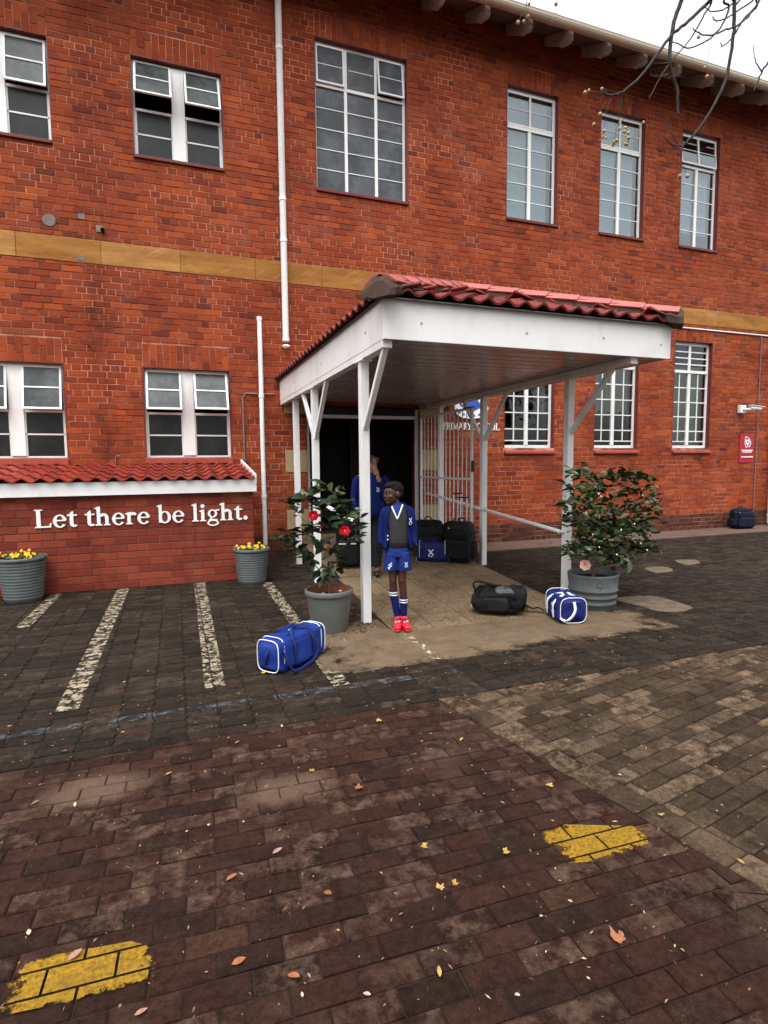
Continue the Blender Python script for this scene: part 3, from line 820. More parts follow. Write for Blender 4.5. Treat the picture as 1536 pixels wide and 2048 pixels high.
def window_D(x0, x1, z0, z1, o):
    f = MB(); ow = .05; cx = (x0 + x1) / 2 - .02
    bar(f, x0, x0 + .03, z0, z1); bar(f, x1 - ow, x1, z0, z1); bar(f, x0 + .03, x1 - ow, z1 - .07, z1); bar(f, x0 + .03, x1 - ow, z0, z0 + .06)
    zt = z1 - (z1 - z0) * .275
    bar(f, cx - .04, cx + .04, z0 + .06, zt, .085, .128)
    win = f.build('window', M['white_steel'], BLD)
    g_ = GB(); bar(g_, x0 + .03, x1 - ow + .02, zt - .03, zt + .03, .075, .13)
    zs = [z0 + .06, z0 + .20] ; n = 5; st = (zt - .03 - z0 - .20) / 5
    cuts_ = [z0 + .15] + [z0 + .38 + i * (zt - .03 - z0 - .38) / 4 for i in range(4)]
    spans = ((x0 + .03, cx - .04), (cx + .04, x1 - ow))
    for a, b in spans:
        for z in cuts_: g_.box(a, b, .1, .12, z - .011, z + .011)
        m = (a + b) / 2 - (.0)
        g_.box(m - .011, m + .011, .101, .119, z0 + .15, zt - .03)
    for i in range(1, 4):
        z = zt + .03 + i * (z1 - .07 - zt - .03) / 4
        g_.box(x0 + .03, x1 - ow, .1, .12, z - .012, z + .012)
    g_.box(cx - .03, cx + .03, .09, .12, zt + .03, z1 - .07)
    g_.build('glazing_bar', M['white_steel'], win)
    zz = [z0 + .06] + cuts_ + [zt - .03]
    for a, b in spans:
        m = (a + b) / 2
        for p, q in zip(zz, zz[1:]):
            pane(win, a - .004, m, p, q, M['glass_low']); pane(win, m, b + .004, p, q, M['glass_low'])
    zz = [zt + .03 + i * (z1 - .07 - zt - .03) / 4 for i in range(5)]
    for p, q in zip(zz, zz[1:]):
        pane(win, x0 + .03, cx, p, q, M['glass_low']); pane(win, cx, x1 - ow, p, q, M['glass_low'])
    k = o['k']
    cu = MB(); zlo, zhi, xa, xb = ((z0 + .7, z1, x1 - .28, x1 - .02), (z0 + .78, z1, x0 + .02, x1 - .02), (z0, z1 - .5, x0 + .02, x1 - .02))[k]
    n_ = 26
    cu.loft([[Vector((xa + (xb - xa) * i / n_, .30 + .018 * sin(i * 1.9) + .01 * sin(i * .7), z + (.03 * sin(i * .9) if z == zlo else 0))) for i in range(n_ + 1)] for z in (zlo, zhi)], closed=False, caps=False)
    cu.build('curtain', M['curtain'], win, smooth=True)
    reveal(win, x0, x1, z0, z1)
    n = 5; st = (x1 - x0 + .05) / n       # sloping sill of quarry tiles
    for i in range(n):
        a, b = x0 - .015 + i * st + .002, x0 - .015 + (i + 1) * st - .002
        mb = MB(); pr = [(-.06, z0 - .115), (-.06, z0 - .075), (.1, z0 + .004), (.1, z0 - .115)]
        mb.add([(a, y, z) for y, z in pr] + [(b, y, z) for y, z in pr], [(3, 2, 1, 0), (4, 5, 6, 7), (0, 1, 5, 4), (1, 2, 6, 5), (2, 3, 7, 6), (3, 0, 4, 7)])
        mb.build('sill_tile', M['sill_tile'], win, bevel=.003)
M['curtain'] = simple('grey_net_curtain', (.20, .21, .205), .9, .1, .1, 3)
for a, b, c, d, k, o in WINS:
    {'L': window_L, 'M': window_M, 'U': window_U, 'D': window_D}[k](a, b, c, d, o)

# eaves: roof slab, boards, rafter tails, gutter
ev = MB()
ev.add([(WX0, -.78, 9.27), (WX1, -.78, 9.27), (WX1, .4, 9.83), (WX0, .4, 9.83), (WX0, -.78, 9.33), (WX1, -.78, 9.33), (WX1, .4, 9.89), (WX0, .4, 9.89)],
       [(0, 3, 2, 1), (4, 5, 6, 7), (0, 1, 5, 4), (1, 2, 6, 5), (2, 3, 7, 6), (3, 0, 4, 7)])
eaves = ev.build('eaves', M['soffit_dark'], BLD)
MB().add([(WX0, -.8, 9.335), (WX1, -.8, 9.335), (WX1, 4, 11.6), (WX0, 4, 11.6), (WX0, 8, 9.6), (WX1, 8, 9.6)], [(0, 1, 2, 3), (3, 2, 5, 4)]).build('roof', M['tile_dark'], BLD)
rx = 4.38 - .85 * 8
rm = MB()
pr = [(-.74, 9.10), (-.74, 9.20), (-.70, 9.285), (.0, 9.62), (.0, 9.46), (-.40, 9.20), (-.46, 9.14), (-.55, 9.13), (-.60, 9.09), (-.68, 9.08)]
rm.add([(-.042, y, z) for y, z in pr] + [(.042, y, z) for y, z in pr], [tuple(range(9, -1, -1)), tuple(range(10, 20))] + [(i, (i + 1) % 10, 10 + (i + 1) % 10, 10 + i) for i in range(10)])
rme = mesh_of(rm, 'rafter_tail', M['rafter'])
for k in range(21):
    x = rx + .85 * k
    if WX0 < x < WX1: inst('rafter_tail', rme, BLD, (x, 0, 0))
gu = MB()
gp = []
for k in range(9):
    a = pi + pi * k / 8; gp.append((-.87 + .088 * cos(a), 9.235 + .088 * sin(a)))
gi = [(-.87 + .078 * cos(pi + pi * k / 8), 9.235 + .078 * sin(pi + pi * k / 8)) for k in range(9)]
pf = gp + [(-.775, 9.243)] + gi[::-1] + [(-.965, 9.243)]
xs = [WX0]
while xs[-1] < WX1 - .2: xs.append(min(WX1, xs[-1] + 2.43))
for a, b in zip(xs, xs[1:]):
    gm = MB().loft([[Vector((x, y, z)) for y, z in pf] for x in (a, b - .004)], True, True)
    gm.lathe([(.096, -.03), (.096, .03)], 4, (0, 0, -50)) if False else None
    gt = gm.build('gutter_length', M['gutter'], BLD, smooth=False)
    br = MB().loft([[Vector((x, -.87 + (y + .87) * 1.09, 9.235 + (z - 9.235) * 1.09)) for y, z in pf] for x in (b - .05, b + .04)], True, True)
    br.build('gutter_joint', M['gutter'], gt)
# downpipes
def pipe(name, pts, r, mat, parent, joints=(), n=14):
    p = MB().tube(pts, r, n).build(name, mat, parent, smooth=True)
    for z in joints:
        MB().lathe([(r * .9, -.03), (r * 1.16, -.028), (r * 1.16, .028), (r * .9, .03)], n, (pts[0][0], pts[0][1], z)).build('pipe_collar', mat, p, smooth=False)
    return p
pp = pipe('downpipe', [(1.81, -.09, 3.62), (1.81, -.09, 9.0), (1.81, -.16, 9.08), (1.81, -.80, 9.16)], .052, M['white'], BLD, (8.2, 5.9, 5.25, 3.66))
MB().lathe([(.03, 0), (.062, .005), (.07, .03), (.05, .05)], 14, (1.81, -.1, 3.52)).build('pipe_shoe', M['white_old'], pp)
pipe('vent_pipe', [(1.385, -.07, 0), (1.385, -.07, 4.0)], .038, M['white'], BLD, (2.72, 1.05, 3.97))
pipe('conduit', [(1.088, -.03, 1.5), (1.088, -.03, 2.70), (1.13, -.03, 2.76), (1.60, -.03, 2.76)], .014, M['pipe_grey'], BLD, (2.5,), 8)
pipe('corner_downpipe', [(13.47, -.12, 0.06), (13.47, -.1, 9.0), (13.47, -.5, 9.15)], .065, M['white'], BLD, (3.6, 1.35, .25))
pipe('conduit', [(10.3, -.02, 4.50), (13.9, -.02, 4.497)], .017, M['white'], BLD, (), 8)
pipe('conduit', [(13.02, -.02, .0), (13.02, -.02, 4.50)], .012, M['pipe_grey'], BLD, (4.2, 3.1, 2.3), 8)
pipe('standpipe_tap', [(-.855, -.03, 1.5), (-.855, -.03, 1.72), (-.83, -.05, 1.745), (-.80, -.05, 1.74)], .012, M['pipe_grey'], BLD, (), 8)
M['cement'] = simple('cement_plug', (.20, .17, .145), .9, .2, .3, 12, .5, 60)
MB().lathe([(.09, 0), (.085, .012), (.0, .012)], 14).xf(Matrix.Translation((-1.58, -.0, 5.15)) @ Matrix.Rotation(radians(90), 4, 'X')).build('cement_plug', M['cement'], BLD)
MB().box(-1.2, -1.11, -.008, .01, 5.22, 5.30).build('cement_plug', M['cement'], BLD, bevel=.004)
MB().box(-1.24, -1.14, -.008, .01, 4.62, 4.70).build('cement_plug', M['cement'], BLD, bevel=.01)
st_ = MB().lathe([(.018, -.0), (.018, .07), (.026, .07), (.026, 0)], 12).xf(Matrix.Translation((-.88, -.07, 5.085)) @ Matrix.Rotation(radians(-90), 4, 'X')).build('pipe_stub', M['black'], BLD)
MB().box(-.97, -.87, -.01, .01, 5.06, 5.16).build('cement_plug', M['cement'], BLD, bevel=.01)
MB().tube([(-1.145, .01, 3.40), (-1.145, -.04, 3.39)], .014, 8).build('bracket_stub', M['black'], BLD)
# dark hall behind the entrance
hall = MB()
hall.box(2.13, 2.15, 0.0, .35, 0, 2.62); hall.box(4.27, 4.29, 0, .35, 0, 2.62); hall.box(2.13, 4.29, 0.0, .35, 2.6, 2.62)
hall.build('door_reveal', M['maroon'], BLD)
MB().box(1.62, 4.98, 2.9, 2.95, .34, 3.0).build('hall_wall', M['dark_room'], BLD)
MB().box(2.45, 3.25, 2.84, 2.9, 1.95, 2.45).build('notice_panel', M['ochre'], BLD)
MB().box(3.62, 3.76, 2.3, 2.5, .345, 2.6).build('hall_post', M['brown_door'], BLD)
MB().box(3.8, 4.6, 2.80, 2.88, .345, 2.2).build('hall_door', M['brown_door'], BLD, bevel=.01)
df = MB().box(2.152, 2.205, .05, .11, .33, 2.58).box(4.215, 4.268, .05, .11, .33, 2.58).box(2.205, 4.215, .045, .105, 2.39, 2.45)
df.build('door_frame', M['white'], BLD, bevel=.004)
MB().box(2.205, 4.215, .09, .1, 2.45, 2.585).build('fanlight_panel', M['black'], BLD)
# ------------------------------------------------------------------ lettering (serif strokes as real cut-out letters)
class Glyph:
    def __init__(s, depth): s.mb = MB(); s.k = 0; s.d = depth
    def _y(s): s.k += 1; return -s.d - .0006 * s.k
    def poly(s, pts):
        a = sum(pts[i][0] * pts[(i + 1) % len(pts)][1] - pts[(i + 1) % len(pts)][0] * pts[i][1] for i in range(len(pts)))
        s.mb.prism(pts if a > 0 else pts[::-1], s._y(), 0)
    def rect(s, x0, x1, z0, z1): s.poly([(x0, z0), (x1, z0), (x1, z1), (x0, z1)])
    def strip(s, outer, inner, closed=False):
        y = s._y(); n = len(outer); m = s.mb
        vs = [(x, y, z) for x, z in outer] + [(x, y, z) for x, z in inner] + [(x, 0, z) for x, z in outer] + [(x, 0, z) for x, z in inner]
        fs = []
        for i in range(n if closed else n - 1):
            j = (i + 1) % n
            fs += [(i, n + i, n + j, j), (i, j, 2 * n + j, 2 * n + i), (n + j, n + i, 3 * n + i, 3 * n + j)]
        if not closed: fs += [(0, 2 * n, 3 * n, n), (n - 1, 2 * n - 1, 4 * n - 1, 3 * n - 1)]
        m.add(vs, fs)
    def ring(s, cx, cz, rx, rz, tx, tz, a0=0, a1=360, n=28):
        full = abs(a1 - a0) >= 360
        k = n if full else n + 1
        A = [radians(a0 + (a1 - a0) * i / n) for i in range(k)]
        s.strip([(cx + rx * cos(a), cz + rz * sin(a)) for a in A], [(cx + (rx - tx) * cos(a), cz + (rz - tz) * sin(a)) for a in A], full)
    def stem(s, x, z0, z1, w=.19, top=False, bot=True, e=.09):
        s.rect(x, x + w, z0, z1)
        if bot: s.poly([(x - e, z0), (x + w + e, z0), (x + w + e * .9, z0 + .05), (x + w, z0 + .085), (x, z0 + .085), (x - e * .9, z0 + .05)])
        if top: s.poly([(x - e * 1.2, z1 - .10), (x, z1 - .13), (x + w, z1 - .02), (x + w, z1 + .03), (x - e * 1.2, z1 - .06)])
def glyph(ch, g):
    X = .68
    if ch == 'L':
        g.stem(.13, 0, 1., .2); g.rect(.04, .44, .94, 1.); g.poly([(.33, 0), (.80, 0), (.84, .25), (.78, .25), (.70, .09), (.33, .09)]); return .86
    if ch == 'e':
        g.ring(.37, .33, .33, .36, .17, .07, 8, 325); g.rect(.16, .66, .33, .40); g.poly([(.52, .40), (.685, .40), (.66, .50), (.56, .58), (.50, .5)]); return .72
    if ch == 't':
        g.poly([(.13, .12), (.31, .12), (.31, .86), (.26, .86), (.13, .74)]); g.rect(.01, .49, .60, .68); g.ring(.33, .17, .20, .19, .18, .10, 180, 330, 14); return .50
    if ch == 'h':
        g.stem(.10, 0, 1.05, .18, True); g.ring(.435, .42, .25, .27, .17, .15, 0, 150, 16); g.rect(.515, .685, .06, .44); g.poly([(.44, 0), (.77, 0), (.76, .05), (.685, .085), (.515, .085), (.45, .05)]); return .82
    if ch == 'r':
        g.stem(.10, 0, .68, .18, True); g.ring(.40, .46, .20, .23, .11, .16, 30, 150, 12); g.ring(.50, .58, .075, .075, .074, .074); return .58
    if ch == 'b':
        g.stem(.09, .02, 1.05, .17, True, False); g.ring(.41, .33, .33, .36, .17, .075); return .78
    if ch == 'l': g.stem(.12, 0, 1.05, .18, True); return .42
    if ch == 'i': g.stem(.12, 0, .68, .18, True); g.ring(.21, .90, .115, .115, .114, .114); return .42
    if ch == 'g':
        g.ring(.34, .44, .27, .245, .14, .07); g.poly([(.52, .58), (.74, .62), (.74, .69), (.50, .66)])
        g.ring(.36, -.12, .33, .19, .10, .075); g.poly([(.10, .02), (.22, .20), (.32, .24), (.30, .12), (.62, .10), (.60, -.01), (.2, .0)]); return .75
    if ch == '.': g.ring(.17, .11, .125, .125, .124, .124); return .34
    # small capitals of the wall sign
    if ch == 'P': g.stem(.1, 0, 1, .16, e=.07); g.rect(.02, .3, .93, 1); g.ring(.30, .73, .27, .27, .15, .07, -90, 90, 14); return .62
    if ch == 'R': g.stem(.1, 0, 1, .16, e=.07); g.rect(.02, .3, .93, 1); g.ring(.30, .74, .26, .26, .15, .07, -90, 90, 14); g.poly([(.3, .5), (.45, .5), (.76, 0), (.56, 0)]); return .72
    if ch == 'I': g.stem(.1, 0, 1, .16, e=.07); g.rect(.02, .34, .94, 1); return .38
    if ch == 'M':
        g.stem(.08, 0, 1, .1, e=.06); g.stem(.80, 0, 1, .16, e=.06); g.poly([(.02, 1), (.24, 1), (.56, .2), (.48, .04)]); g.poly([(.48, .04), (.56, .1), (.96, 1), (.82, 1)]); return 1.02
    if ch == 'A': g.poly([(.0, 0), (.12, 0), (.42, .82), (.40, 1), (.36, 1)]); g.poly([(.36, 1), (.44, 1), (.84, 0), (.62, 0)]); g.rect(.18, .6, .3, .38); return .84
    if ch == 'Y': g.stem(.3, 0, .45, .16, e=.07); g.poly([(.0, 1), (.2, 1), (.46, .4), (.3, .4)]); g.poly([(.32, .42), (.44, .42), (.76, 1), (.64, 1)]); return .74
    if ch == 'S': g.ring(.28, .74, .24, .26, .13, .09, 40, 270, 14); g.ring(.28, .27, .26, .28, .14, .09, -140, 90, 14); return .58
    if ch == 'C': g.ring(.42, .5, .40, .52, .17, .07, 45, 315, 22); g.poly([(.66, .62), (.74, .62), (.74, .96), (.68, .86)]); return .78
    if ch == 'H': g.stem(.1, 0, 1, .16, e=.07); g.stem(.58, 0, 1, .16, e=.07); g.rect(.26, .58, .46, .54); g.rect(.02, .34, .94, 1); g.rect(.5, .82, .94, 1); return .84
    if ch == 'O': g.ring(.44, .5, .42, .52, .17, .07); return .88
    return .36
M['letter'] = simple('white_acrylic', (.84, .84, .84), .35, .4, .03, 4)
def write(text, parent, x0, x1, z, cap, Y, depth):
    adv = 0
    for c in text: adv += glyph(c, Glyph(.01)) if c != ' ' else .36
    sx = (x1 - x0) / adv; cur = x0
    for c in text:
        if c == ' ': cur += .36 * sx; continue
        g_ = Glyph(depth / cap * 1.0); a = glyph(c, g_)
        mb = g_.mb; mb.v = [(cur + x * sx, Y + y * cap, z + zz * cap) for x, y, zz in mb.v]
        mb.build('letter', M['letter'], parent)
        cur += a * sx

# ------------------------------------------------------------------ lean-to store with the lettering
STO = thing('lean_to_store', 'low brick lean-to with red tiled roof, white fascia and white serif lettering', 'lean-to', (-1, -1.7, 0))
SX0, SX1, SY = -3.2, 1.0, -1.7
mb = MB().box(SX0, SX1 - .01, SY + .008, -.002, 0, 1.42)
mb.build('wall', M['mortar_store'], STO)
sb = [(a, b, p, q) for a, b, p, q in lay_bricks(SX0, SX1, 0, 1.33, [], 0, .27, .096, .05)]
place_bricks(sb, M['brick_store'], STO, SY, 300, 'brick_field', .0015)
sbr = lay_bricks(-SY * 0 + .0, 1.69, 0, 1.33, [], 0, .27, .096)
em = MB()
for a, b, p, q in sbr:
    em.box(SX1 - .012, SX1 + R.uniform(-.001, .002), SY + a, SY + b, p, q)
stuff(em.build('end_brick_field', M['brick_store'], STO))
fb = MB().box(SX0, SX1 + .04, SY - .075, SY - .05, 1.222, 1.392)
fb.build('fascia', M['white'], STO, bevel=.004)
MB().add([(SX0, SY - .06, 1.37), (SX1 + .02, SY - .06, 1.37), (SX1 + .02, 0, 1.575), (SX0, 0, 1.575)], [(0, 1, 2, 3), (3, 2, 1, 0)]).build('roof_deck', M['soffit_dark'], STO)
MB().beam((SX1 + .03, SY - .10, 1.395), (SX1 + .03, -.02, 1.615), .022, .13).build('barge_board', M['white'], STO, bevel=.003)
def tile_mesh(wd, ln, A, th=.02, nx=8):
    mb = MB(); top = []; 
    xs = [-wd / 2 - .012 + (wd + .024) * i / nx for i in range(nx + 1)]
    zf = lambda x: A * (.5 + .5 * cos(2 * pi * (x / wd + .18))) ** 1.25
    rings = []
    for y in (0, ln):
        rings.append([(x, y, zf(x)) for x in xs] + [(x, y, zf(x) - th) for x in reversed(xs)])
    mb.loft([[Vector(p) for p in r] for r in rings], True, False)
    n = nx + 1
    for k, r in enumerate(rings):
        o = len(mb.v); mb.v += r
        for i in range(nx):
            q = (o + i, o + i + 1, o + 2 * n - 2 - i, o + 2 * n - 1 - i)
            mb.f.append(q[::-1] if k == 0 else q)
    return mb
def lay_tiles(parent, me, origin, xd, ud, wd, exp, cols, rows, keep, lift=.012):
    """xd: along the eave, ud: up the slope (unit); tile local axes x=xd, y=ud"""
    xd, ud = Vector(xd).normalized(), Vector(ud).normalized(); nd = xd.cross(ud)
    for r in range(rows):
        for c in range(cols):
            if not keep(c, r): continue
            p = Vector(origin) + xd * (wd * (c + .5) + R.uniform(-.003, .003)) + ud * (exp * r) + nd * (lift * .4 + R.uniform(0, .003))
            t = .085 + R.uniform(-.01, .01)
            u2 = (ud - nd * t).normalized(); n2 = xd.cross(u2)
            m_ = Matrix(((xd.x, u2.x, n2.x), (xd.y, u2.y, n2.y), (xd.z, u2.z, n2.z)))
            o = inst('roof_tile', me, parent, p + nd * .026, m_.to_euler())
tm1 = mesh_of(tile_mesh(.2, .40, .05), 'roof_tile', M['tile'], True)
sl_ = Vector((0, 1.78, .205))
lay_tiles(STO, tm1, (SX0 + .2, SY - .125, 1.385), (1, 0, 0), sl_, .2, .362, 20, 5, lambda c, r: SX0 + .2 + .2 * (c + 1) < SX1 + .03)
write('Let there be light.', STO, -1.655, .925, .838, .226, SY - .006, .012)

# ------------------------------------------------------------------ entrance canopy
CAN = thing('entrance_canopy', 'white entrance canopy on slim posts with hipped red tile roof', 'canopy', (3.2, -2.5, 0))
CX0, CX1, CY = 1.70, 4.872, -5.085
PL, PR, PS = 1.75, 4.45, .043
posts = [(PL, -4.37), (PL, -2.31), (PL + .05, -.83), (PR, -4.02), (PR, -2.02), (PR, -.52)]
for x, y in posts:
    p = MB().box(x - PS, x + PS, y - PS, y + PS, 0, 2.585).build('post', M['white'], CAN, bevel=.005)
    MB().box(x - .06, x + .06, y - .1, y + .1, 2.572, 2.584).build('head_plate', M['white'], p)
for x in (PL, PR): MB().box(x - .045, x + .045, CY + .05, -.02, 2.586, 2.66).build('beam', M['white'], CAN, bevel=.004)
for x, y, dy in ((PL, -4.37, -.62), (PL, -2.31, -.66), (PL, -2.31, .70), (PR, -4.02, -.72), (PR, -2.02, -.66), (PR, -2.02, .66)):
    s = 1 if dy > 0 else -1
    MB().beam((x, y + s * .03, 1.93), (x, y + dy, 2.60), .05, .05, (1, 0, 0)).build('brace', M['white'], CAN, bevel=.004)
FZ0, FZ1 = 2.648, 3.0
MB().box(CX0, CX1, CY, CY + .025, FZ0, FZ1).build('fascia', M['white'], CAN, bevel=.003)
MB().box(CX0 + .001, CX0 + .025, CY + .026, -.01, FZ0 + .002, FZ1).build('fascia', M['white'], CAN, bevel=.003)
MB().box(CX1 - .025, CX1 - .001, CY + .026, -.01, FZ0 + .002, FZ1).build('fascia', M['white'], CAN, bevel=.003)
for x in (2.0, 3.2, 4.1, 4.7):
    MB().lathe([(.013, 0), (.012, .004), (0, .004)], 8).xf(Matrix.Translation((x + R.uniform(-.1, .1), CY, 2.78 + R.uniform(-.02, .03))) @ Matrix.Rotation(radians(90), 4, 'X')).build('bolt', M['steel'], CAN)
for y in (-4.6, -2.9, -1.2):
    MB().lathe([(.013, 0), (.012, .004), (0, .004)], 8).xf(Matrix.Translation((CX0, y, 2.80)) @ Matrix.Rotation(radians(-90), 4, 'Y')).build('bolt', M['steel'], CAN)
cbm = mesh_of(MB().box(CX0 + .03 - 3.2, CX1 - .03 - 3.2, -.048, .048, 0, .012), 'ceiling_board', M['ceiling'])
for k in range(49): inst('ceiling_board', cbm, CAN, (3.2, CY + .08 + .102 * k, 2.662 + .002 * (k % 2)))
MB().box(CX0 + .026, CX1 - .026, CY + .026, -.02, 2.69, 2.70).build('ceiling_deck', M['soffit_dark'], CAN)
PIT = radians(19.2); EZ = 2.985; OV = .06
half = (CX1 - CX0) / 2 + OV; apex = Vector(((CX0 + CX1) / 2, CY - OV + half, EZ + half * math.tan(PIT)))
rd = MB(); a_, b_, c_, d_ = (CX0 - OV + .02, CY - OV + .02, EZ - .01), (CX1 + OV - .02, CY - OV + .02, EZ - .01), (CX0 - OV + .02, -.01, EZ - .01), (CX1 + OV - .02, -.01, EZ - .01)
rd.add([a_, b_, tuple(apex - Vector((0, 0, .01))), c_, d_, (apex.x, -.01, apex.z - .01)], [(0, 1, 2), (0, 2, 5, 3), (1, 4, 5, 2), (2, 1, 0), (3, 5, 2, 0), (2, 5, 4, 1)])
rd.build('roof_deck', M['soffit_dark'], CAN)
TW, EX = .19, .34
tm2 = mesh_of(tile_mesh(TW, .40, .045), 'roof_tile', M['tile_dark'], True)
W_ = 2 * half; nc = int(W_ / TW); TWf = W_ / nc
def kf(c, r):
    x = TWf * (c + .5); s_ = EX * r * cos(PIT)
    return s_ + .03 < x < W_ - s_ - .03
lay_tiles(CAN, tm2, (CX0 - OV, CY - OV, EZ), (1, 0, 0), (0, cos(PIT), sin(PIT)), TWf, EX, nc, 5, kf)
Ls = -(CY - OV); ncl = int(Ls / TW); TWl = Ls / ncl
def kl(c, r): return TWl * (ncl - c - .5) > EX * r * cos(PIT) + .03
lay_tiles(CAN, tm2, (CX0 - OV, 0, EZ), (0, -1, 0), (cos(PIT), 0, sin(PIT)), TWl, EX, ncl, 5, kl)
def kr(c, r): return TWl * (c + .5) > EX * r * cos(PIT) + .03
lay_tiles(CAN, tm2, (CX1 + OV, CY - OV, EZ), (0, 1, 0), (-cos(PIT), 0, sin(PIT)), TWl, EX, ncl, 5, kr)
def caps(p, q, wd=.15, ht=.085):
    p, q = Vector(p), Vector(q); d = (q - p); n = max(1, round(d.length / .36)); d = d / n
    dn = d.normalized(); sd_ = dn.cross(Vector((0, 0, 1))).normalized(); up = sd_.cross(dn)
    for i in range(n):
        a, b = p + d * i - d * .06, p + d * (i + 1)
        prf = [(-wd, 0), (-wd * .45, ht * .78), (0, ht), (wd * .45, ht * .78), (wd, 0), (wd * .9, -.015), (0, ht * .8), (-wd * .9, -.015)]
        rings = [[e + sd_ * u * s + up * (v + lf) for u, v in prf] for e, s, lf in ((a, 1.04, .014), (b, .97, .0))]
        MB().loft(rings).build('ridge_cap', M['ridge'], CAN, bevel=.004)
        bed = MB().loft([[e + sd_ * u + up * v for u, v in ((-wd * .92, -.05), (wd * .92, -.05), (wd * .8, .03), (0, ht * .72), (-wd * .8, .03))] for e in (a + d * .03, b)])
        bed.build('mortar_bedding', M['mortar_bed'], CAN)
UPV = Vector((0, 0, .082))
cl, cr = Vector((CX0 - OV, CY - OV, EZ)), Vector((CX1 + OV, CY - OV, EZ))
for c0 in (cl, cr):
    dd = (apex - c0).normalized()
    caps(c0 + dd * .05 + UPV, apex + UPV)
    mb = MB(); e = c0 + dd * .02; sdv = dd.cross(Vector((0, 0, 1))).normalized()
    rows_ = []
    for u in (-.045, -.03, .02, .09, .16, .22):
        k_ = .72 if u < -.04 else (1. if u < .1 else .92)
        rows_.append([e + dd * u + sdv * (x * k_ + R.gauss(0, .006)) + Vector((0, 0, z_ * k_ + .02 + R.gauss(0, .006))) for x, z_ in ((-.15, -.035), (-.07, -.045), (.07, -.045), (.15, -.035), (.16, .03), (.11, .085), (.045, .13), (-.045, .13), (-.11, .085), (-.16, .03))])
    mb.loft(rows_); mb.build('mortar_end', M['mortar_bed'], CAN)
caps(apex + UPV, Vector((apex.x, -.02, apex.z)) + UPV)

# ------------------------------------------------------------------ ramp, gate, rails
def rz(y): return max(0., .0732 * (y + 4.85))
M['ramp_tile'] = paver_mat('sandy_concrete_tile', [(0., (.215, .148, .083)), (.5, (.265, .187, .108)), (1., (.315, .225, .134))], .45, .3, (.34, .255, .17))
M['ramp'] = simple('ramp_concrete', (.055, .04, .027), .9, .2, .3, 6, .4, 90)
RX0, RX1 = 1.88, 4.0
rb = MB()
rb.add([(RX0, -4.85, -.02), (RX1, -4.85, -.02), (RX1, .34, -.02), (RX0, .34, -.02), (RX0, -4.85, -.001), (RX1, -4.85, -.001), (RX1, -.001, rz(0) - .009), (RX0, -.001, rz(0) - .009), (2.16, .34, rz(0) - .009), (4.26, .34, rz(0) - .009)],
       [(0, 1, 5, 4), (1, 2, 6, 5), (3, 0, 4, 7), (4, 5, 6, 7), (2, 3, 7, 6)])
ramp = struct(rb.build('entrance_ramp', M['ramp']))
struct(MB().box(2.155, 4.265, 0.0, .36, 0, .352).build('door_threshold', M['ramp']))
nx_, ny_ = 5, 12; tw, tl = (RX1 - RX0) / nx_, 4.83 / ny_
tmesh = mesh_of(paver_shape([(-tw / 2 + .006, -tl / 2 + .006), (tw / 2 - .006, -tl / 2 + .006), (tw / 2 - .006, tl / 2 - .006), (-tw / 2 + .006, tl / 2 - .006)], .005, .015), 'floor_tile', M['ramp_tile'])
sa_ = math.atan(.0732)
for j in range(ny_):
    for i in range(nx_):
        y = -4.83 + tl * (j + .5)
        inst('floor_tile', tmesh, ramp, (RX0 + tw * (i + .5), y, .0732 * (y + 4.85) + R.uniform(-.002, .001) + .004), (sa_, 0, 0))
GX = 4.285
GATE = thing('security_gate', 'white barred steel security gate swung open beside the entrance', 'gate', (GX, -1, .42))
for y in (-.04, -1.95): MB().box(GX - .02, GX + .02, y - .02, y + .02, .44, 2.44).build('stile', M['white'], GATE, bevel=.003)
for z in (.46, 1.335, 2.42): MB().box(GX - .018, GX + .018, -1.93, -.06, z - .018, z + .018).build('rail', M['white'], GATE, bevel=.003)
for k in range(12): 
    y = -.06 - 1.87 * (k + 1) / 13
    MB().tube([(GX, y, .478), (GX, y, 1.317)], .0085, 8).tube([(GX, y, 1.353), (GX, y, 2.402)], .0085, 8).build('bar', M['white'], GATE, smooth=True)
MB().box(GX - .022, GX + .024, -1.99, -1.965, 1.45, 1.62).build('lock_plate', M['black'], GATE, bevel=.003)
MB().box(GX - .021, GX + .021, -1.98, -1.70, 2.425, 2.445).build('closer_bar', M['black'], GATE)
for z in (.7, 2.2): MB().tube([(GX, -.02, z - .05), (GX, -.02, z + .05)], .016, 8).build('hinge', M['white'], GATE)
def handrail(x, y0, y1, zf, lab, side):
    h = thing('handrail', lab, 'handrail', (x, (y0 + y1) / 2, 0), group='ramp handrails')
    MB().tube([(x, y0 + .02, zf(y0) - .012), (x, y0, zf(y0)), (x, y1, zf(y1)), (x, y1 - .02, zf(y1) - .012)], .025, 14).build('rail', M['white'], h, smooth=True)
    for y in [p[1] for p in posts if (p[0] < 3) == (side < 0)]:
        if min(y0, y1) - .1 < y < max(y0, y1) + .1:
            xx = (PL + PS) if side < 0 else (PR - PS)
            MB().tube([(x, y, zf(y)), (xx, y, zf(y) - .0)], .012, 8).build('bracket', M['white'], h)
    return h
handrail(4.36, -.15, -3.99, lambda y: .752 + .0735 * (y + 3.95), 'white tubular handrail on the right side of the ramp, sloping down to the post', 1)
handrail(1.885, -.6, -4.02, lambda y: 1.141 + .0735 * (y + .8), 'white tubular handrail on the left side of the ramp, behind the red camellia', -1)

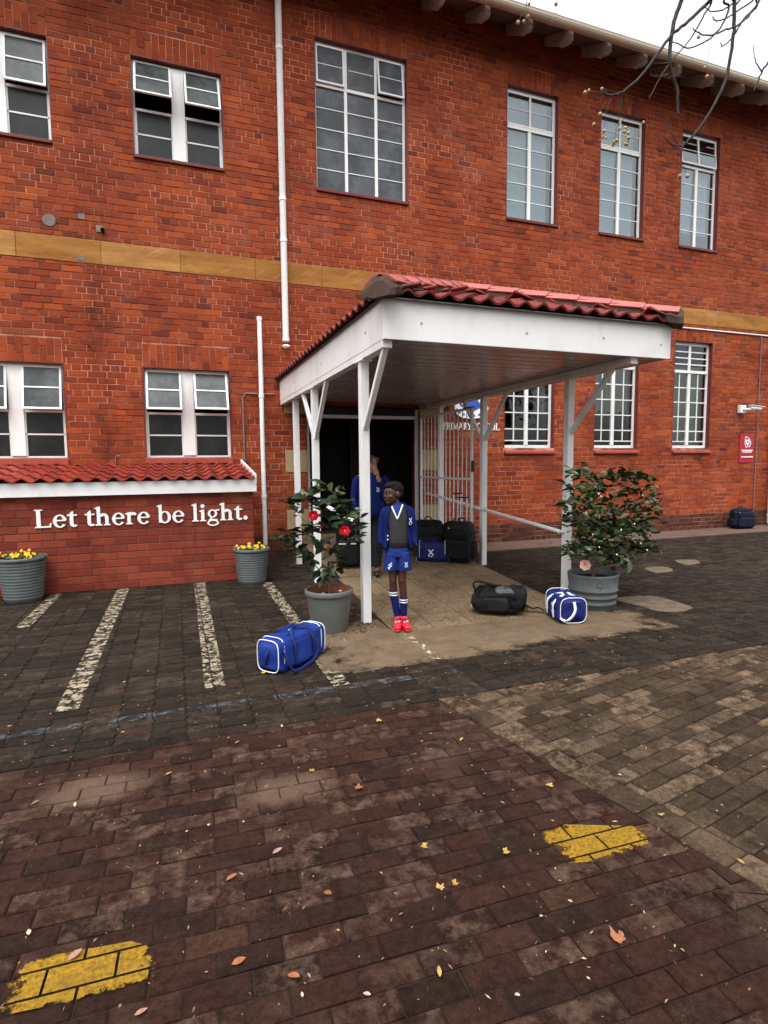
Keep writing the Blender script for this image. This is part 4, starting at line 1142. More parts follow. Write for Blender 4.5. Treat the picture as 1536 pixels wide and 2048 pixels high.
# ------------------------------------------------------------------ wall sign, crest, alarm board, camera
write('PRIMARY SCHOOL', BLD, 4.742, 5.975, 2.214, .131, -.004, .01)
M['crest_blue'] = simple('enamel_blue', (.03, .085, .38), .35, .4, .05, 5)
cr_ = MB().prism([(4.98, 2.62), (5.03, 2.50), (5.14, 2.44), (5.33, 2.42), (5.52, 2.44), (5.64, 2.50), (5.71, 2.62), (5.68, 2.72), (5.70, 2.86), (5.72, 3.05), (5.66, 3.12), (5.34, 3.16), (5.02, 3.12), (4.96, 3.05), (4.99, 2.86), (5.0, 2.72)], -.03, -.005)
crest = cr_.build('school_crest', M['letter'], BLD)
MB().prism([(5.06, 2.80), (5.1, 2.66), (5.34, 2.55), (5.58, 2.66), (5.62, 2.80), (5.62, 3.04), (5.06, 3.04)], -.036, -.03).build('shield', M['crest_blue'], crest)
MB().prism([(5.08, 2.74), (5.30, 2.99), (5.38, 2.99), (5.14, 2.68)], -.040, -.0365).build('chevron', M['letter'], crest)
MB().prism([(5.60, 2.74), (5.38, 2.99), (5.30, 2.99), (5.54, 2.68)], -.043, -.0405).build('chevron', M['letter'], crest)
for k in range(7):
    a = radians(-160 + k * 20); x, z = 5.34 + .33 * cos(a), 2.64 + .16 * sin(a)
    MB().prism([(x - .018, z - .02), (x + .018, z - .02), (x + .018, z + .022), (x - .018, z + .022)], -.034, -.03).build('motto_mark', M['crest_blue'], crest)
SG = thing('alarm_sign', 'small red sign with white shield emblem on the brick wall below the camera', 'sign', (12.7, -.02, 1.53))
M['sign_red'] = simple('sign_red', (.36, .008, .02), .35, .4, .05, 4)
MB().box(12.47, 12.95, -.02, -.004, 1.53, 2.2).build('board', M['sign_red'], SG, bevel=.002)
g_ = Glyph(.003)
o_ = [(12.64, 2.13), (12.68, 2.15), (12.80, 2.08), (12.84, 1.99), (12.80, 1.90), (12.66, 1.885), (12.625, 1.98)]
cx_, cz_ = 12.72, 2.01
g_.strip(o_, [(cx_ + (x - cx_) * .84, cz_ + (z - cz_) * .86) for x, z in o_], True)
g_.poly([(12.66, 2.07), (12.78, 2.07), (12.78, 1.99), (12.72, 1.92), (12.66, 1.99)])
for z0, x0, x1 in ((1.805, 12.53, 12.89), (1.765, 12.57, 12.85), (1.65, 12.53, 12.90)):
    x = x0
    while x < x1: g_.rect(x, min(x1, x + .03), z0, z0 + .026); x += .038
g_.mb.v = [(x, -.0205 + y, z) for x, y, z in g_.mb.v]
g_.mb.build('emblem_and_lettering', M['letter'], SG)
g2 = Glyph(.001); g2.ring(12.72, 2.015, .02, .028, .019, .027); g2.mb.v = [(x, -.0262 + y, z) for x, y, z in g2.mb.v]
g2.mb.build('shield_mark', M['sign_red'], SG)
CC = thing('security_camera', 'white bullet security camera on a wall bracket above the red sign', 'security camera', (12.5, 0, 2.76))
MB().box(12.36, 12.54, -.09, -.004, 2.68, 2.86).build('junction_box', M['white'], CC, bevel=.012)
MB().tube([(12.45, -.09, 2.77), (12.50, -.2, 2.755), (12.60, -.25, 2.755)], .028, 10).build('arm', M['white'], CC, smooth=True)
MB().tube([(12.50, -.22, 2.795), (12.76, -.27, 2.768)], [.045, .045], 12).build('housing', M['white'], CC, smooth=False, bevel=.006)
MB().beam((12.47, -.215, 2.85), (12.82, -.282, 2.812), .12, .012).build('sunshade', M['white'], CC)
MB().tube([(12.762, -.2704, 2.7678), (12.78, -.2739, 2.766)], .038, 12).build('lens', M['black'], CC)
# ------------------------------------------------------------------ pots and plants
M['pot_grey'] = simple('grey_green_pot', (.105, .112, .102), .55, .35, .12, 6, .15, 90)
M['pot_blue'] = simple('blue_grey_pot', (.085, .097, .098), .55, .35, .2, 8, .2, 70)
M['terracotta'] = simple('terracotta_inside', (.23, .085, .05), .85, .2, .3, 12, .3)
M['soil'] = simple('potting_soil', (.035, .018, .012), .95, .1, .5, 30, .8, 120)
def leaf_mat(name, c0, c1, rough=.28, spec=.5):
    a = NT(name)
    c = a.ramp(a.rand(), [(0., c0), (.8, c1), (.93, tuple(x * 1.5 for x in c1)), (1., (c1[0] * 3.2, c1[1] * 2.2, c1[2] * 1.2))])
    c = a.mix(a.ramp(a.noise(30, 3), [(.3, 0.), (.8, .5)]), c, a.mix(1, c, (.6, .6, .5), 'MULTIPLY'))
    return a.pbr(c, a.ramp(a.noise(20, 2), [(0., rough), (1., rough + .15)]), spec)
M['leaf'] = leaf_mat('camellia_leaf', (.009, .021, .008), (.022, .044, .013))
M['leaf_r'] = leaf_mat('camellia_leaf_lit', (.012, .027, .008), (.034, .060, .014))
M['stem'] = simple('woody_stem', (.11, .075, .05), .8, .2, .3, 20, .3)
M['petal_red'] = simple('crimson_petal', (.62, .006, .03), .5, .3, .3, 25)
M['petal_pink'] = simple('pale_pink_petal', (.80, .50, .44), .5, .3, .12, 25)
M['pollen'] = simple('yellow_stamens', (.7, .30, .03), .6, .3, .2, 30)
M['bud'] = simple('white_bud', (.75, .76, .62), .5, .3, .1, 20)
M['pansy'] = simple('yellow_pansy', (.62, .38, .01), .6, .3, .15, 20)
M['pansy_leaf'] = leaf_mat('pansy_leaf', (.02, .04, .012), (.05, .085, .02), .6)
def leaf_mesh(name, L, W, fold, curl, mat, seg=4):
    mb = MB(); mid, lf, rt = [], [], []
    for i in range(seg + 1):
        t = i / seg; w_ = W / 2 * (sin(pi * t ** .85) ** .8 if 0 < t < 1 else .03)
        z = -curl * L * t * t
        mid.append((0, L * t, z)); lf.append((-w_, L * t, z + fold * w_)); rt.append((w_, L * t, z + fold * w_))
    n = seg + 1
    mb.add(mid + lf + rt, [(i, i + 1, n + i + 1, n + i) for i in range(seg)] + [(i, 2 * n + i, 2 * n + i + 1, i + 1) for i in range(seg)])
    return mesh_of(mb, name, mat, True)
def aim(d, roll=0.):
    """rotation taking local +y to d"""
    d = Vector(d).normalized(); q = d.to_track_quat('Y', 'Z')
    return (q.to_matrix().to_4x4() @ Matrix.Rotation(roll, 4, 'Y')).to_euler()
def flower(parent, name, c, d, r, mat, n3=(7, 6, 4), center=True):
    d = Vector(d).normalized(); q = d.to_track_quat('Z', 'Y').to_matrix()
    mb = MB()
    for k, n in enumerate(n3):
        rr, el = r * (1 - .24 * k), (.30, .62, 1.0)[k]
        for i in range(n):
            a = 2 * pi * (i + .5 * (k % 2)) / n + R.uniform(-.15, .15)
            rows = []
            for t in (0., .35, .7, .95, 1.06):
                wd = rr * .62 * sin(pi * min(.97, .12 + .8 * t))
                h = rr * (el * t ** 1.4) * .55 + r * .06 * k; rad = rr * t * (1 - .25 * el * t)
                row = []
                for u in (-1, -.5, 0, .5, 1):
                    x, y = rad, wd * u; z = h + rr * .10 * u * u - (rr * .10 * t ** 3 if k == 0 else 0) + R.uniform(-.02, .02) * r
                    row.append(Vector(c) + q @ Vector((x * cos(a) - y * sin(a), x * sin(a) + y * cos(a), z)))
                rows.append(row)
            mb.loft(rows, closed=False, caps=False)
    f = mb.build(name, mat, parent, smooth=True)
    if center: MB().ell(Vector(c) + d * r * .30, r * .16, 8, 6).build('stamens', M['pollen'], f, smooth=True)
    return f
def shrub(parent, base, clusters, leafs, per, lmax, size=(.8, 1.2), jitter=.05, stem_r=.011):
    base = Vector(base); st = MB(); cnt = 0
    tr = base + Vector((0, 0, .12))
    st.tube([base - Vector((0, 0, .03)), base + Vector((.005, .0, .07)), tr], [stem_r * 1.5, stem_r * 1.3, stem_r * 1.15], 7)
    nodes = [tr]
    for c in sorted(clusters, key=lambda v: (Vector(v) - base).length):
        c = Vector(c)
        best = min(nodes, key=lambda n: (n - c).length * (1 + .9 * max(0, n.z - c.z + .02) / .3) + .35 * (n - tr).length * 0)
        mid = (best + c) / 2 + Vector((R.uniform(-.02, .02), R.uniform(-.02, .02), R.uniform(-.03, .015)))
        dist = (c - tr).length
        r0 = max(.0028, stem_r * .8 * (1 - dist / 1.3))
        st.tube([best, mid, c], [r0 * 1.1, r0, max(.002, r0 * .7)], 5)
        nodes += [mid, c]
        out = (c - (tr + Vector((0, 0, .25)))).normalized()
        for i in range(per + R.randint(-1, 1)):
            if cnt >= lmax: break
            a = R.uniform(0, 2 * pi)
            d = Vector((cos(a), sin(a), R.uniform(-.55, .6))) + out * .55
            p = c + Vector((R.gauss(0, jitter), R.gauss(0, jitter), R.gauss(0, jitter * .8))) * .6
            if i % 2 == 0: p = mid.lerp(c, R.uniform(.3, 1)) + Vector((R.gauss(0, .012), R.gauss(0, .012), R.gauss(0, .012)))
            s_ = R.uniform(*size)
            inst('leaf', R.choice(leafs), parent, p, aim(d, R.uniform(-.9, .9)), (s_, s_, s_)); cnt += 1
    st.build('branches', M['stem'], parent, smooth=True)
def pot_body(parent, c, prof, mat, inner, soil_r, soil_z, inmat=None):
    b = MB().lathe(prof, 48, c).build('pot', mat, parent, smooth=True, bevel=0)
    MB().lathe(inner, 48, c).build('inner_wall', inmat or mat, b, smooth=True)
    n = 30; mb = MB(); vs = [(c[0], c[1], c[2] + soil_z + .012)]
    for j, q in enumerate((.35, .7, 1.)):
        for k in range(n): a = 2 * pi * k / n; vs.append((c[0] + soil_r * q * cos(a), c[1] + soil_r * q * sin(a), c[2] + soil_z + (R.uniform(-.012, .014) if q < 1 else -.005)))
    fs = [(0, 1 + k, 1 + (k + 1) % n) for k in range(n)]
    for j in range(2): fs += [(1 + j * n + k, 1 + (j + 1) * n + k, 1 + (j + 1) * n + (k + 1) % n, 1 + j * n + (k + 1) % n) for k in range(n)]
    mb.add(vs, fs).build('soil', M['soil'], parent, smooth=True)
    return b
# ribbed pots of pansies
def rib_pot(c, rt, rb_, h, lab, nfl, seed):
    t = thing('flower_pot', lab, 'flower pot', c, group='ribbed grey pots of yellow pansies')
    prof = [(0, .0), (rb_ * .96, .0), (rb_, .01)]
    for k in range(12):
        z0 = .03 + (h - .09) * k / 12; z1 = .03 + (h - .09) * (k + 1) / 12
        ra, rb2 = rb_ + (rt - rb_) * .93 * (z0 / h) ** .85, rb_ + (rt - rb_) * .93 * (z1 / h) ** .85
        prof += [(ra, z0), (ra + .005, z0 + .008), (rb2 + .005, z1 - .008), (rb2, z1 - .002)]
    prof += [(rt * .965, h - .05), (rt, h - .045), (rt + .012, h - .03), (rt + .012, h - .006), (rt + .004, h), (rt - .012, h)]
    pot_body(t, c, prof, M['pot_blue'], [(rt - .012, h), (rt - .02, h - .03), (rt - .03, h - .08)], rt - .025, h - .045)
    lm = [leaf_mesh('pansy_leaf', .055, .032, .25, .3, M['pansy_leaf']) for _ in range(2)]
    for k in range(70):
        a, q = R.uniform(0, 2 * pi), sqrt(R.random()) * (rt - .02)
        p = Vector(c) + Vector((q * cos(a), q * sin(a), h - .03 + R.uniform(0, .03)))
        inst('leaf', R.choice(lm), t, p, aim((cos(a) + R.gauss(0, .6), sin(a) + R.gauss(0, .6), R.uniform(.1, 1.1)), R.uniform(-1, 1)))
    for k in range(nfl):
        a, q = R.uniform(0, 2 * pi), sqrt(R.random()) * (rt - .02)
        p = Vector(c) + Vector((q * cos(a), q * sin(a), h + R.uniform(.0, .05)))
        flower(t, 'pansy', p, (R.gauss(0, .4), -.8 + R.gauss(0, .3), .7), R.uniform(.018, .025), M['pansy'], (5,), False)
    return t
rib_pot((-1.76, -1.93, 0), .262, .195, .53, 'ribbed grey pot of yellow pansies at the left edge, below the start of the lettering', 26, 1)
rib_pot((.925, -1.97, 0), .232, .180, .475, 'ribbed grey pot of yellow pansies at the right end of the lettered wall', 20, 2)
# red camellia in smooth grey pot
PC = Vector((1.345, -4.46, 0))
t = thing('camellia_pot', 'smooth grey pot with a sparse red flowering camellia beside the front canopy post', 'potted plant', PC)
pot_body(t, PC, [(0, 0), (.172, 0), (.176, .012), (.214, .335), (.216, .345), (.23, .35), (.234, .358), (.234, .392), (.229, .40), (.215, .40)], M['pot_grey'],
         [(.215, .40), (.21, .37), (.20, .30)], .204, .325, M['terracotta'])
LC = [leaf_mesh('camellia_leaf', L_, W_2, f_, c_, M['leaf'], 5) for L_, W_2, f_, c_ in ((.095, .05, .3, .25), (.11, .054, .22, .4), (.08, .044, .35, .1))]
cl_px = [(600, 1000), (585, 1012), (630, 985), (650, 975), (668, 985), (690, 1008), (712, 1040), (700, 1026), (640, 1012), (625, 1055), (606, 1062), (588, 1092), (600, 1098), (622, 1108), (640, 1090), (662, 1096), (648, 1136), (664, 1142), (640, 1142), (702, 1078), (712, 1072), (682, 1030), (662, 1050), (574, 1068), (650, 1030), (672, 1012), (620, 1000), (676, 1120)]
clus = []
for k, (x, y) in enumerate(cl_px):
    clus.append(on_y(x, y, PC.y + R.uniform(-.2, .2)))
shrub(t, PC + Vector((.0, 0, .33)), clus, LC, 10, 290, (1.0, 1.5), .06, .009)
for (x, y), r_, d_ in (((627, 1031), .052, (-.4, -1, .1)), ((689, 1062), .055, (-.1, -1, .15)), ((655, 1097), .03, (.6, -.6, -.4)), ((641, 1054), .026, (.2, -.6, -.8)), ((653, 1146), .026, (0, -.7, -.7))):
    flower(t, 'camellia_flower', on_y(x, y, PC.y - .16), d_, r_, M['petal_red'], (7, 6, 4) if r_ > .04 else (5, 4))
for k in range(6): MB().ell(PC + Vector((R.uniform(-.15, .15), R.uniform(-.15, .1), .345)), (.02, .016, .01), 8, 6).build('fallen_petal', M['bud'] if k % 2 else M['petal_pink'], t, smooth=True)
# bushy camellia in banded pot
PD = Vector((4.26, -4.72, 0))
t = thing('camellia_pot', 'banded grey pot with a bushy dark green camellia beside the right canopy post', 'potted plant', PD)
prof = [(0, 0), (.222, 0), (.228, .008), (.232, .055), (.243, .06), (.245, .075), (.236, .082), (.241, .125), (.252, .13), (.254, .145), (.245, .152), (.249, .195), (.259, .20), (.261, .215), (.252, .222), (.268, .36), (.270, .375), (.264, .382), (.25, .382)]
pb = pot_body(t, PD, prof, M['pot_blue'], [(.25, .382), (.243, .35), (.236, .30)], .24, .325)
MB().tube([PD + Vector((.262 * sin(a_2) * 1, -.262 * cos(a_2) * 1, .30)) + Vector((0, 0, 0)) for a_2 in (-.45,)] * 2, .001, 4) if False else None
em = MB(); ec = Vector((-.112, -.238, .30)); eo = ec.copy(); eo.z = 0; eo.normalize(); es = Vector((0, 0, 1)).cross(eo)
em.tube([PD + ec + es * (.03 * cos(2 * pi * k / 16)) + Vector((0, 0, .03 * sin(2 * pi * k / 16))) for k in range(16)], .005, 6, closed=True)
em.build('emblem_ring', M['pot_blue'], pb, smooth=True)
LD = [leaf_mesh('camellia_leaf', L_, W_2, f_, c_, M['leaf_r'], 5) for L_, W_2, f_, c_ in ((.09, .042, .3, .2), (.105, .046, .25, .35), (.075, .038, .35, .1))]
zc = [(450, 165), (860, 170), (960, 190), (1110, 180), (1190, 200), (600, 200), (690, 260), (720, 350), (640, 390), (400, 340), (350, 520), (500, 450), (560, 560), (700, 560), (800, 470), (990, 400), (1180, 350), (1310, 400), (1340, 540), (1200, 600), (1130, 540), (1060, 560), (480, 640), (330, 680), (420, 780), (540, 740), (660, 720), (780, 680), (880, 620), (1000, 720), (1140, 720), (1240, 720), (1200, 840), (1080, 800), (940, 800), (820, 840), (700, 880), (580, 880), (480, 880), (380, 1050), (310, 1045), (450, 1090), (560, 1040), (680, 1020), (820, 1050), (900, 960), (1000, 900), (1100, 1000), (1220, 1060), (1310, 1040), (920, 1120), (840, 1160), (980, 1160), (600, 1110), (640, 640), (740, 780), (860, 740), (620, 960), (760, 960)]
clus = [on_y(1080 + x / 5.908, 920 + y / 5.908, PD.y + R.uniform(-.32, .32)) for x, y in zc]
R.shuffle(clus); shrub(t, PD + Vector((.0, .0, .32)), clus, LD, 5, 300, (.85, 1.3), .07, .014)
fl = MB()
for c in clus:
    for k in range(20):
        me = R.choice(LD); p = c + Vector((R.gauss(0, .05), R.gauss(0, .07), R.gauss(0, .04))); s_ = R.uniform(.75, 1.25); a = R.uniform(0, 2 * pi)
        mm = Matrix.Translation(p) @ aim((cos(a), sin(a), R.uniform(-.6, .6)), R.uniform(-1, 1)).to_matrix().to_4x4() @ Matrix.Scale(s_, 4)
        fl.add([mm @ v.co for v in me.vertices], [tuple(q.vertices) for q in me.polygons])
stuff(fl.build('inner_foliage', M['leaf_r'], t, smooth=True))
for x, y in ((1213, 415), (700, 1030), (908, 1118), (1190, 985), (960, 825), (625, 880), (1115, 755), (695, 400), (720, 430), (1265, 1065)):
    MB().ell(on_y(1080 + x / 5.908, 920 + y / 5.908, PD.y - .30), (.008, .008, .011), 8, 6).build('flower_bud', M['bud'], t, smooth=True)
flower(t, 'camellia_flower', on_y(1170, 1130, PD.y - .22), (-.5, -.8, .3), .06, M['petal_pink'], (7, 6, 4))

# ------------------------------------------------------------------ bags
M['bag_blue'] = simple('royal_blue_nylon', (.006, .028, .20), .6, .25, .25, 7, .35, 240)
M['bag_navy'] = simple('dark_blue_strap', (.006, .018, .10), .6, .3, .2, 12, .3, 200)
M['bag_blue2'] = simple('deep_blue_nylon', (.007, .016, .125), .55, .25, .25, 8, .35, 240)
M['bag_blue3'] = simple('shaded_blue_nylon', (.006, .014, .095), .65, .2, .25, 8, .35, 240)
M['piping'] = simple('white_piping', (.72, .74, .78), .5, .3, .1, 20)
M['black_cloth'] = simple('black_nylon', (.0055, .0055, .006), .7, .15, .4, 9, .45, 220)
M['char_cloth'] = simple('charcoal_nylon', (.010, .010, .011), .65, .18, .3, 9, .4, 200)
M['grey_mesh'] = simple('grey_mesh_fabric', (.075, .082, .088), .6, .3, .3, 60, .6, 300)
M['navy_cloth'] = simple('navy_nylon', (.006, .007, .022), .7, .18, .3, 9, .4, 200)
M['teal'] = simple('teal_print', (.02, .10, .15), .6, .3, .1, 20)
def sp(v, e): return math.copysign(abs(v) ** e, v)
def softbox(c, r, e1=.3, e2=.3, nu=32, nv=18, wob=.004, fn=None):
    vs = []
    ph = [R.uniform(0, 6) for _ in range(6)]
    for j in range(nv + 1):
        v = -pi / 2 + pi * j / nv
        for k in range(nu):
            u = 2 * pi * k / nu
            x, y, z = r[0] * sp(cos(v), e1) * sp(cos(u), e2), r[1] * sp(cos(v), e1) * sp(sin(u), e2), r[2] * sp(sin(v), e1)
            wx = wob * (sin(9 * u + ph[0] + 3 * v) + .7 * sin(5 * v + ph[1] + 4 * u) + .6 * sin(13 * v + ph[2]))
            L = sqrt(x * x + y * y + z * z) + 1e-6
            p = Vector((x * (1 + wx / L), y * (1 + wx / L), z * (1 + wx / L)))
            if fn: p = fn(p)
            vs.append(p + Vector(c))
    fs = [(j * nu + k, j * nu + (k + 1) % nu, (j + 1) * nu + (k + 1) % nu, (j + 1) * nu + k) for j in range(nv) for k in range(nu)]
    return MB().add(vs, fs)
def ribbon(pts, wd, side, th=.003):
    pts = [Vector(p) for p in pts]; rings = []
    for i, p in enumerate(pts):
        d = (pts[min(i + 1, len(pts) - 1)] - pts[max(0, i - 1)]).normalized()
        s_ = Vector(side); s_ = (s_ - d * s_.dot(d)).normalized(); n_ = d.cross(s_)
        rings.append([p + s_ * wd / 2 + n_ * th, p - s_ * wd / 2 + n_ * th, p - s_ * wd / 2 - n_ * th, p + s_ * wd / 2 - n_ * th])
    return MB().loft(rings)
def curve(pts, n=8):
    """Catmull-Rom through points"""
    P = [Vector(p) for p in pts]; P = [P[0] * 2 - P[1]] + P + [P[-1] * 2 - P[-2]]; out = []
    for i in range(1, len(P) - 2):
        for k in range(n):
            t_ = k / n; a, b, c, d = P[i - 1], P[i], P[i + 1], P[i + 2]
            out.append(.5 * ((2 * b) + (c - a) * t_ + (2 * a - 5 * b + 4 * c - d) * t_ ** 2 + (3 * b - a - 3 * c + d) * t_ ** 3))
    out.append(P[-2]); return out
def xlogo(s=.06):
    """crossed strokes emblem in the x,z plane"""
    g_ = Glyph(.0015)
    g_.poly([(-s, -s), (-s * .65, -s), (s, s), (s * .65, s)]); g_.poly([(s, -s * .8), (s * .7, -s), (-s * .9, s * .75), (-s * .6, s)])
    g_.poly([(-s * .7, -s * 1.35), (s * .6, -s * 1.35), (s * .5, -s * 1.15), (-s * .6, -s * 1.15)])
    return g_.mb
def duffel(name, lab, loc, rz_, L, W, H, body, strap, strap_w, pipe_, sag, logo_side, tilt=0.):
    t = thing(name, lab, 'bag', loc, rz_)
    def fn(p):
        k = 1 - sag * max(0, p.z / H + .2) * (1 - (2 * p.x / L) ** 2)
        return Vector((p.x, p.y * (1 + .10 * (1 - (2 * p.x / L) ** 2) * (p.z < 0)), p.z * k if p.z > 0 else p.z))
    softbox((0, 0, H / 2), (L / 2, W / 2, H / 2), .30 + sag * .35, .22 + sag * .35, 56, 24, .0035 + sag * .012, fn).build('body', body, t, True, local=True, disp=(.022 + sag * .05, .11))
    def loop(x, sc_=1.0, n=40):
        pts = []
        for k in range(n):
            a = 2 * pi * k / n; pts.append((x, W / 2 * sc_ * sp(cos(a), .42 + sag * .4), H / 2 + H / 2 * sc_ * sp(sin(a), .42 + sag * .4)))
        return pts
    for s_ in (-1, 1):
        MB().tube(loop(s_ * L * .485, .93), .0042, 6, closed=True).build('piping', pipe_, t, True, local=True)
        MB().tube([p for p in loop(s_ * L * .385, 1.012) if p[2] > H * .22], .0036, 6).build('piping', pipe_, t, True, local=True) if sag < .3 else None
        # end grab handle
        ribbon(curve([(s_ * L * .49, -W * .12, H * .80), (s_ * (L * .5 + .012), -W * .06, H * .62), (s_ * (L * .5 + .016), .0, H * .45), (s_ * L * .5, .02, H * .22)] if sag < .3 else [(s_ * (L * .5 + .006), .0, H * .82), (s_ * (L * .5 + .022), -W * .02, H * .55), (s_ * (L * .5 + .022), W * .08, H * .30), (s_ * (L * .5 + .012), W * .28, H * .14), (s_ * L * .46, W * .46, H * .22)]), strap_w, (0, 1, 0)).build('end_strap', strap, t, True, local=True)
    hz = H * (1 - sag * .75) + .004
    for s_ in (-1, 1):
        ribbon(curve([(-L * .2, s_ * (W * .5 + .016), H * .12), (-L * .19, s_ * (W * .5 + .018), H * .62), (-L * .17, s_ * W * .36, hz + .022), (-L * .08, s_ * W * .14, hz + .045), (L * .06, s_ * W * .1, hz + .045), (L * .16, s_ * W * .36, hz + .02), (L * .19, s_ * (W * .5 + .018), H * .62), (L * .2, s_ * (W * .5 + .016), H * .12)]), strap_w, (1, .2, .3)).build('carry_strap', strap, t, True, local=True)
    MB().beam((-L * .36, 0, hz), (L * .36, 0, hz), .012, .004).build('zip', M['black_cloth'], t, local=True)
    for x_ in (-.12, .02, .2):
        MB().box(L * x_, L * x_ + .045, W * .2, W * .2 + .014, hz - .004, hz + .004).build('print', pipe_, t, local=True)
    lg = xlogo(.045)
    if logo_side < 0: lg.xf(Matrix.Translation((-.02, -W / 2 - .011, H * .48)))
    elif logo_side > 0: lg.xf(Matrix.Translation((-.06, W / 2 + .011, H * .48)) @ Matrix.Rotation(pi, 4, 'Z'))
    if logo_side: lg.build('emblem', pipe_, t, local=True)
    return t
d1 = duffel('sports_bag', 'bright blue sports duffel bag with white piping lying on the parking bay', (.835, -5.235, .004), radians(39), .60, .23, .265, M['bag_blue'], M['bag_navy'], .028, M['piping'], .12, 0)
ribbon(curve([(-.24, -.09, .20), (-.25, -.16, .12), (-.20, -.19, .02), (0, -.165, .012), (.12, -.14, .03), (.17, -.125, .14)]), .032, (0, .5, 1)).build('shoulder_strap', M['bag_blue3'], d1, True, local=True)
MB().lathe([(.004, 0), (.014, .002), (.016, .008), (.004, .012)], 10, (-.31, .03, .0)).build('yellow_tag', M['pansy'], d1, local=True)
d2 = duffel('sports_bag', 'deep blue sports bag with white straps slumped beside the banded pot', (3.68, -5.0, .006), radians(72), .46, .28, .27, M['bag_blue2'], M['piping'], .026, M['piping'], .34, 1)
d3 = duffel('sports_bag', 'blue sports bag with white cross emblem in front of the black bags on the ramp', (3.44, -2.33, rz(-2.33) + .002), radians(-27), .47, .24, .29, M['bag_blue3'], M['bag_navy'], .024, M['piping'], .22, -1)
def backpack(parent, w_, d_, h_, mat, mat2, pocket=True, stripe=None):
    softbox((0, 0, h_ / 2), (w_ / 2, d_ / 2, h_ / 2), .34, .34, 40, 22, .006, lambda p: Vector((p.x * (1 - .12 * max(0, p.z / h_)), p.y * (1 - .22 * max(0, p.z / h_)), p.z))).build('body', mat, parent, True, local=True, disp=(.05, .13))
    if pocket:
        softbox((0, -d_ / 2 - .012, h_ * .34), (w_ * .40, .05, h_ * .24), .3, .3, 32, 16, .004).build('front_pocket', mat2, parent, True, local=True)
        softbox((0, -d_ / 2 + .01, h_ * .70), (w_ * .38, .045, h_ * .13), .35, .35, 28, 14, .004).build('upper_pocket', mat2, parent, True, local=True)
        for s_ in (-1, 1): softbox((s_ * w_ * .49, .0, h_ * .32), (.04, d_ * .36, h_ * .20), .4, .4, 24, 14, .004).build('side_pocket', mat2, parent, True, local=True)
        MB().tube(curve([(-w_ * .36, -d_ * .40, h_ * .86), (-w_ * .2, -d_ * .5, h_ * .80), (w_ * .2, -d_ * .5, h_ * .80), (w_ * .36, -d_ * .40, h_ * .86)]), .004, 6).build('piping', stripe or M['grey_mesh'], parent, True, local=True)
    MB().tube(curve([(-.05, d_ * .2, h_ * .98), (-.035, d_ * .2, h_ + .04), (.035, d_ * .2, h_ + .04), (.05, d_ * .2, h_ * .98)]), .009, 8).build('grab_handle', mat, parent, True, local=True)
def trolley(parent, w_, h_, y_, lean, top, mat=None):
    for s_ in (-1, 1): MB().tube([(s_ * w_, y_, h_ - .06), (s_ * w_, y_ + lean, top)], .0075, 8).build('handle_rod', M['steel'], parent, True, local=True)
    MB().tube([(-w_ - .02, y_ + lean, top), (w_ + .02, y_ + lean, top)], .012, 8).build('handle_grip', M['black'], parent, True, local=True)
def wheels(parent, w_, y_):
    for s_ in (-1, 1): MB().lathe([(.012, -.015), (.034, -.015), (.036, 0), (.034, .015), (.012, .015)], 16).xf(Matrix.Translation((s_ * w_, y_, .034)) @ Matrix.Rotation(pi / 2, 4, 'Y')).build('wheel', M['black'], parent, True, local=True)
t = thing('rolling_backpack', 'large black rolling backpack with its pull handle up, right end of the bags', 'bag', (3.80, -2.50, rz(-2.50)), radians(-48))
backpack(t, .40, .27, .58, M['char_cloth'], M['black_cloth'], True, M['piping']); trolley(t, .075, .58, .07, .02, .92); wheels(t, .14, .10)
MB().box(-.17, .17, -.10, .12, .0, .07).build('base_shell', M['black'], t, bevel=.012, local=True)
g_ = Glyph(.002)
for k, (x, z, w_) in enumerate(((-.10, .0, .04), (-.055, .004, .03), (-.02, -.002, .035), (.02, .002, .03), (.055, .0, .05))): g_.ring(x + .01, z, w_ * .5, .018, .007, .006, 30 * k, 30 * k + 250, 10)
g_.mb.xf(Matrix.Translation((0, -.186, .24))).build('print', M['teal'], t, local=True)
t = thing('backpack', 'black backpack at the back of the pile, standing nearest the door', 'bag', (3.55, -1.95, rz(-1.95)), radians(-24)); backpack(t, .50, .32, .52, M['black_cloth'], M['char_cloth'])
t = thing('rolling_backpack', 'black trolley bag with leaning pull handle, between the backpack and the rolling backpack', 'bag', (3.95, -2.08, rz(-2.08)), radians(-34)); backpack(t, .42, .28, .50, M['black_cloth'], M['black_cloth'], True, M['grey_mesh']); trolley(t, .055, .46, .06, .10, .92); wheels(t, .13, .1)
t = thing('suitcase', 'black suitcase with white stripes standing behind the red camellia', 'suitcase', (2.17, -2.34, rz(-2.34)), radians(-14))
softbox((0, 0, .33), (.16, .12, .30), .22, .22, 36, 20, .003).build('body', M['black_cloth'], t, True, local=True)
softbox((0, -.11, .22), (.14, .035, .17), .25, .25, 28, 14, .003).build('front_pocket', M['char_cloth'], t, True, local=True)
MB().box(-.13, -.03, -.152, -.144, .335, .35).build('stripe', M['piping'], t, local=True); MB().box(.03, .10, -.152, -.144, .335, .35).build('stripe', M['piping'], t, local=True)
wheels(t, .13, .06); trolley(t, .06, .62, .08, .0, .70)
t = thing('backpack', 'black backpack with grey panel lying flat on the front of the ramp', 'bag', (3.16, -4.58, rz(-4.58) + .012), radians(-34))
def lie(p): return Vector((p.x, p.y * (1 - .2 * p.x / .27), p.z * (1 - .22 * max(0, -p.x / .27)) * (1 - .12 * max(0, p.x / .27))))
softbox((0, 0, .125), (.275, .18, .135), .5, .42, 44, 22, .010, lie).build('body', M['black_cloth'], t, True, local=True, disp=(.05, .12))
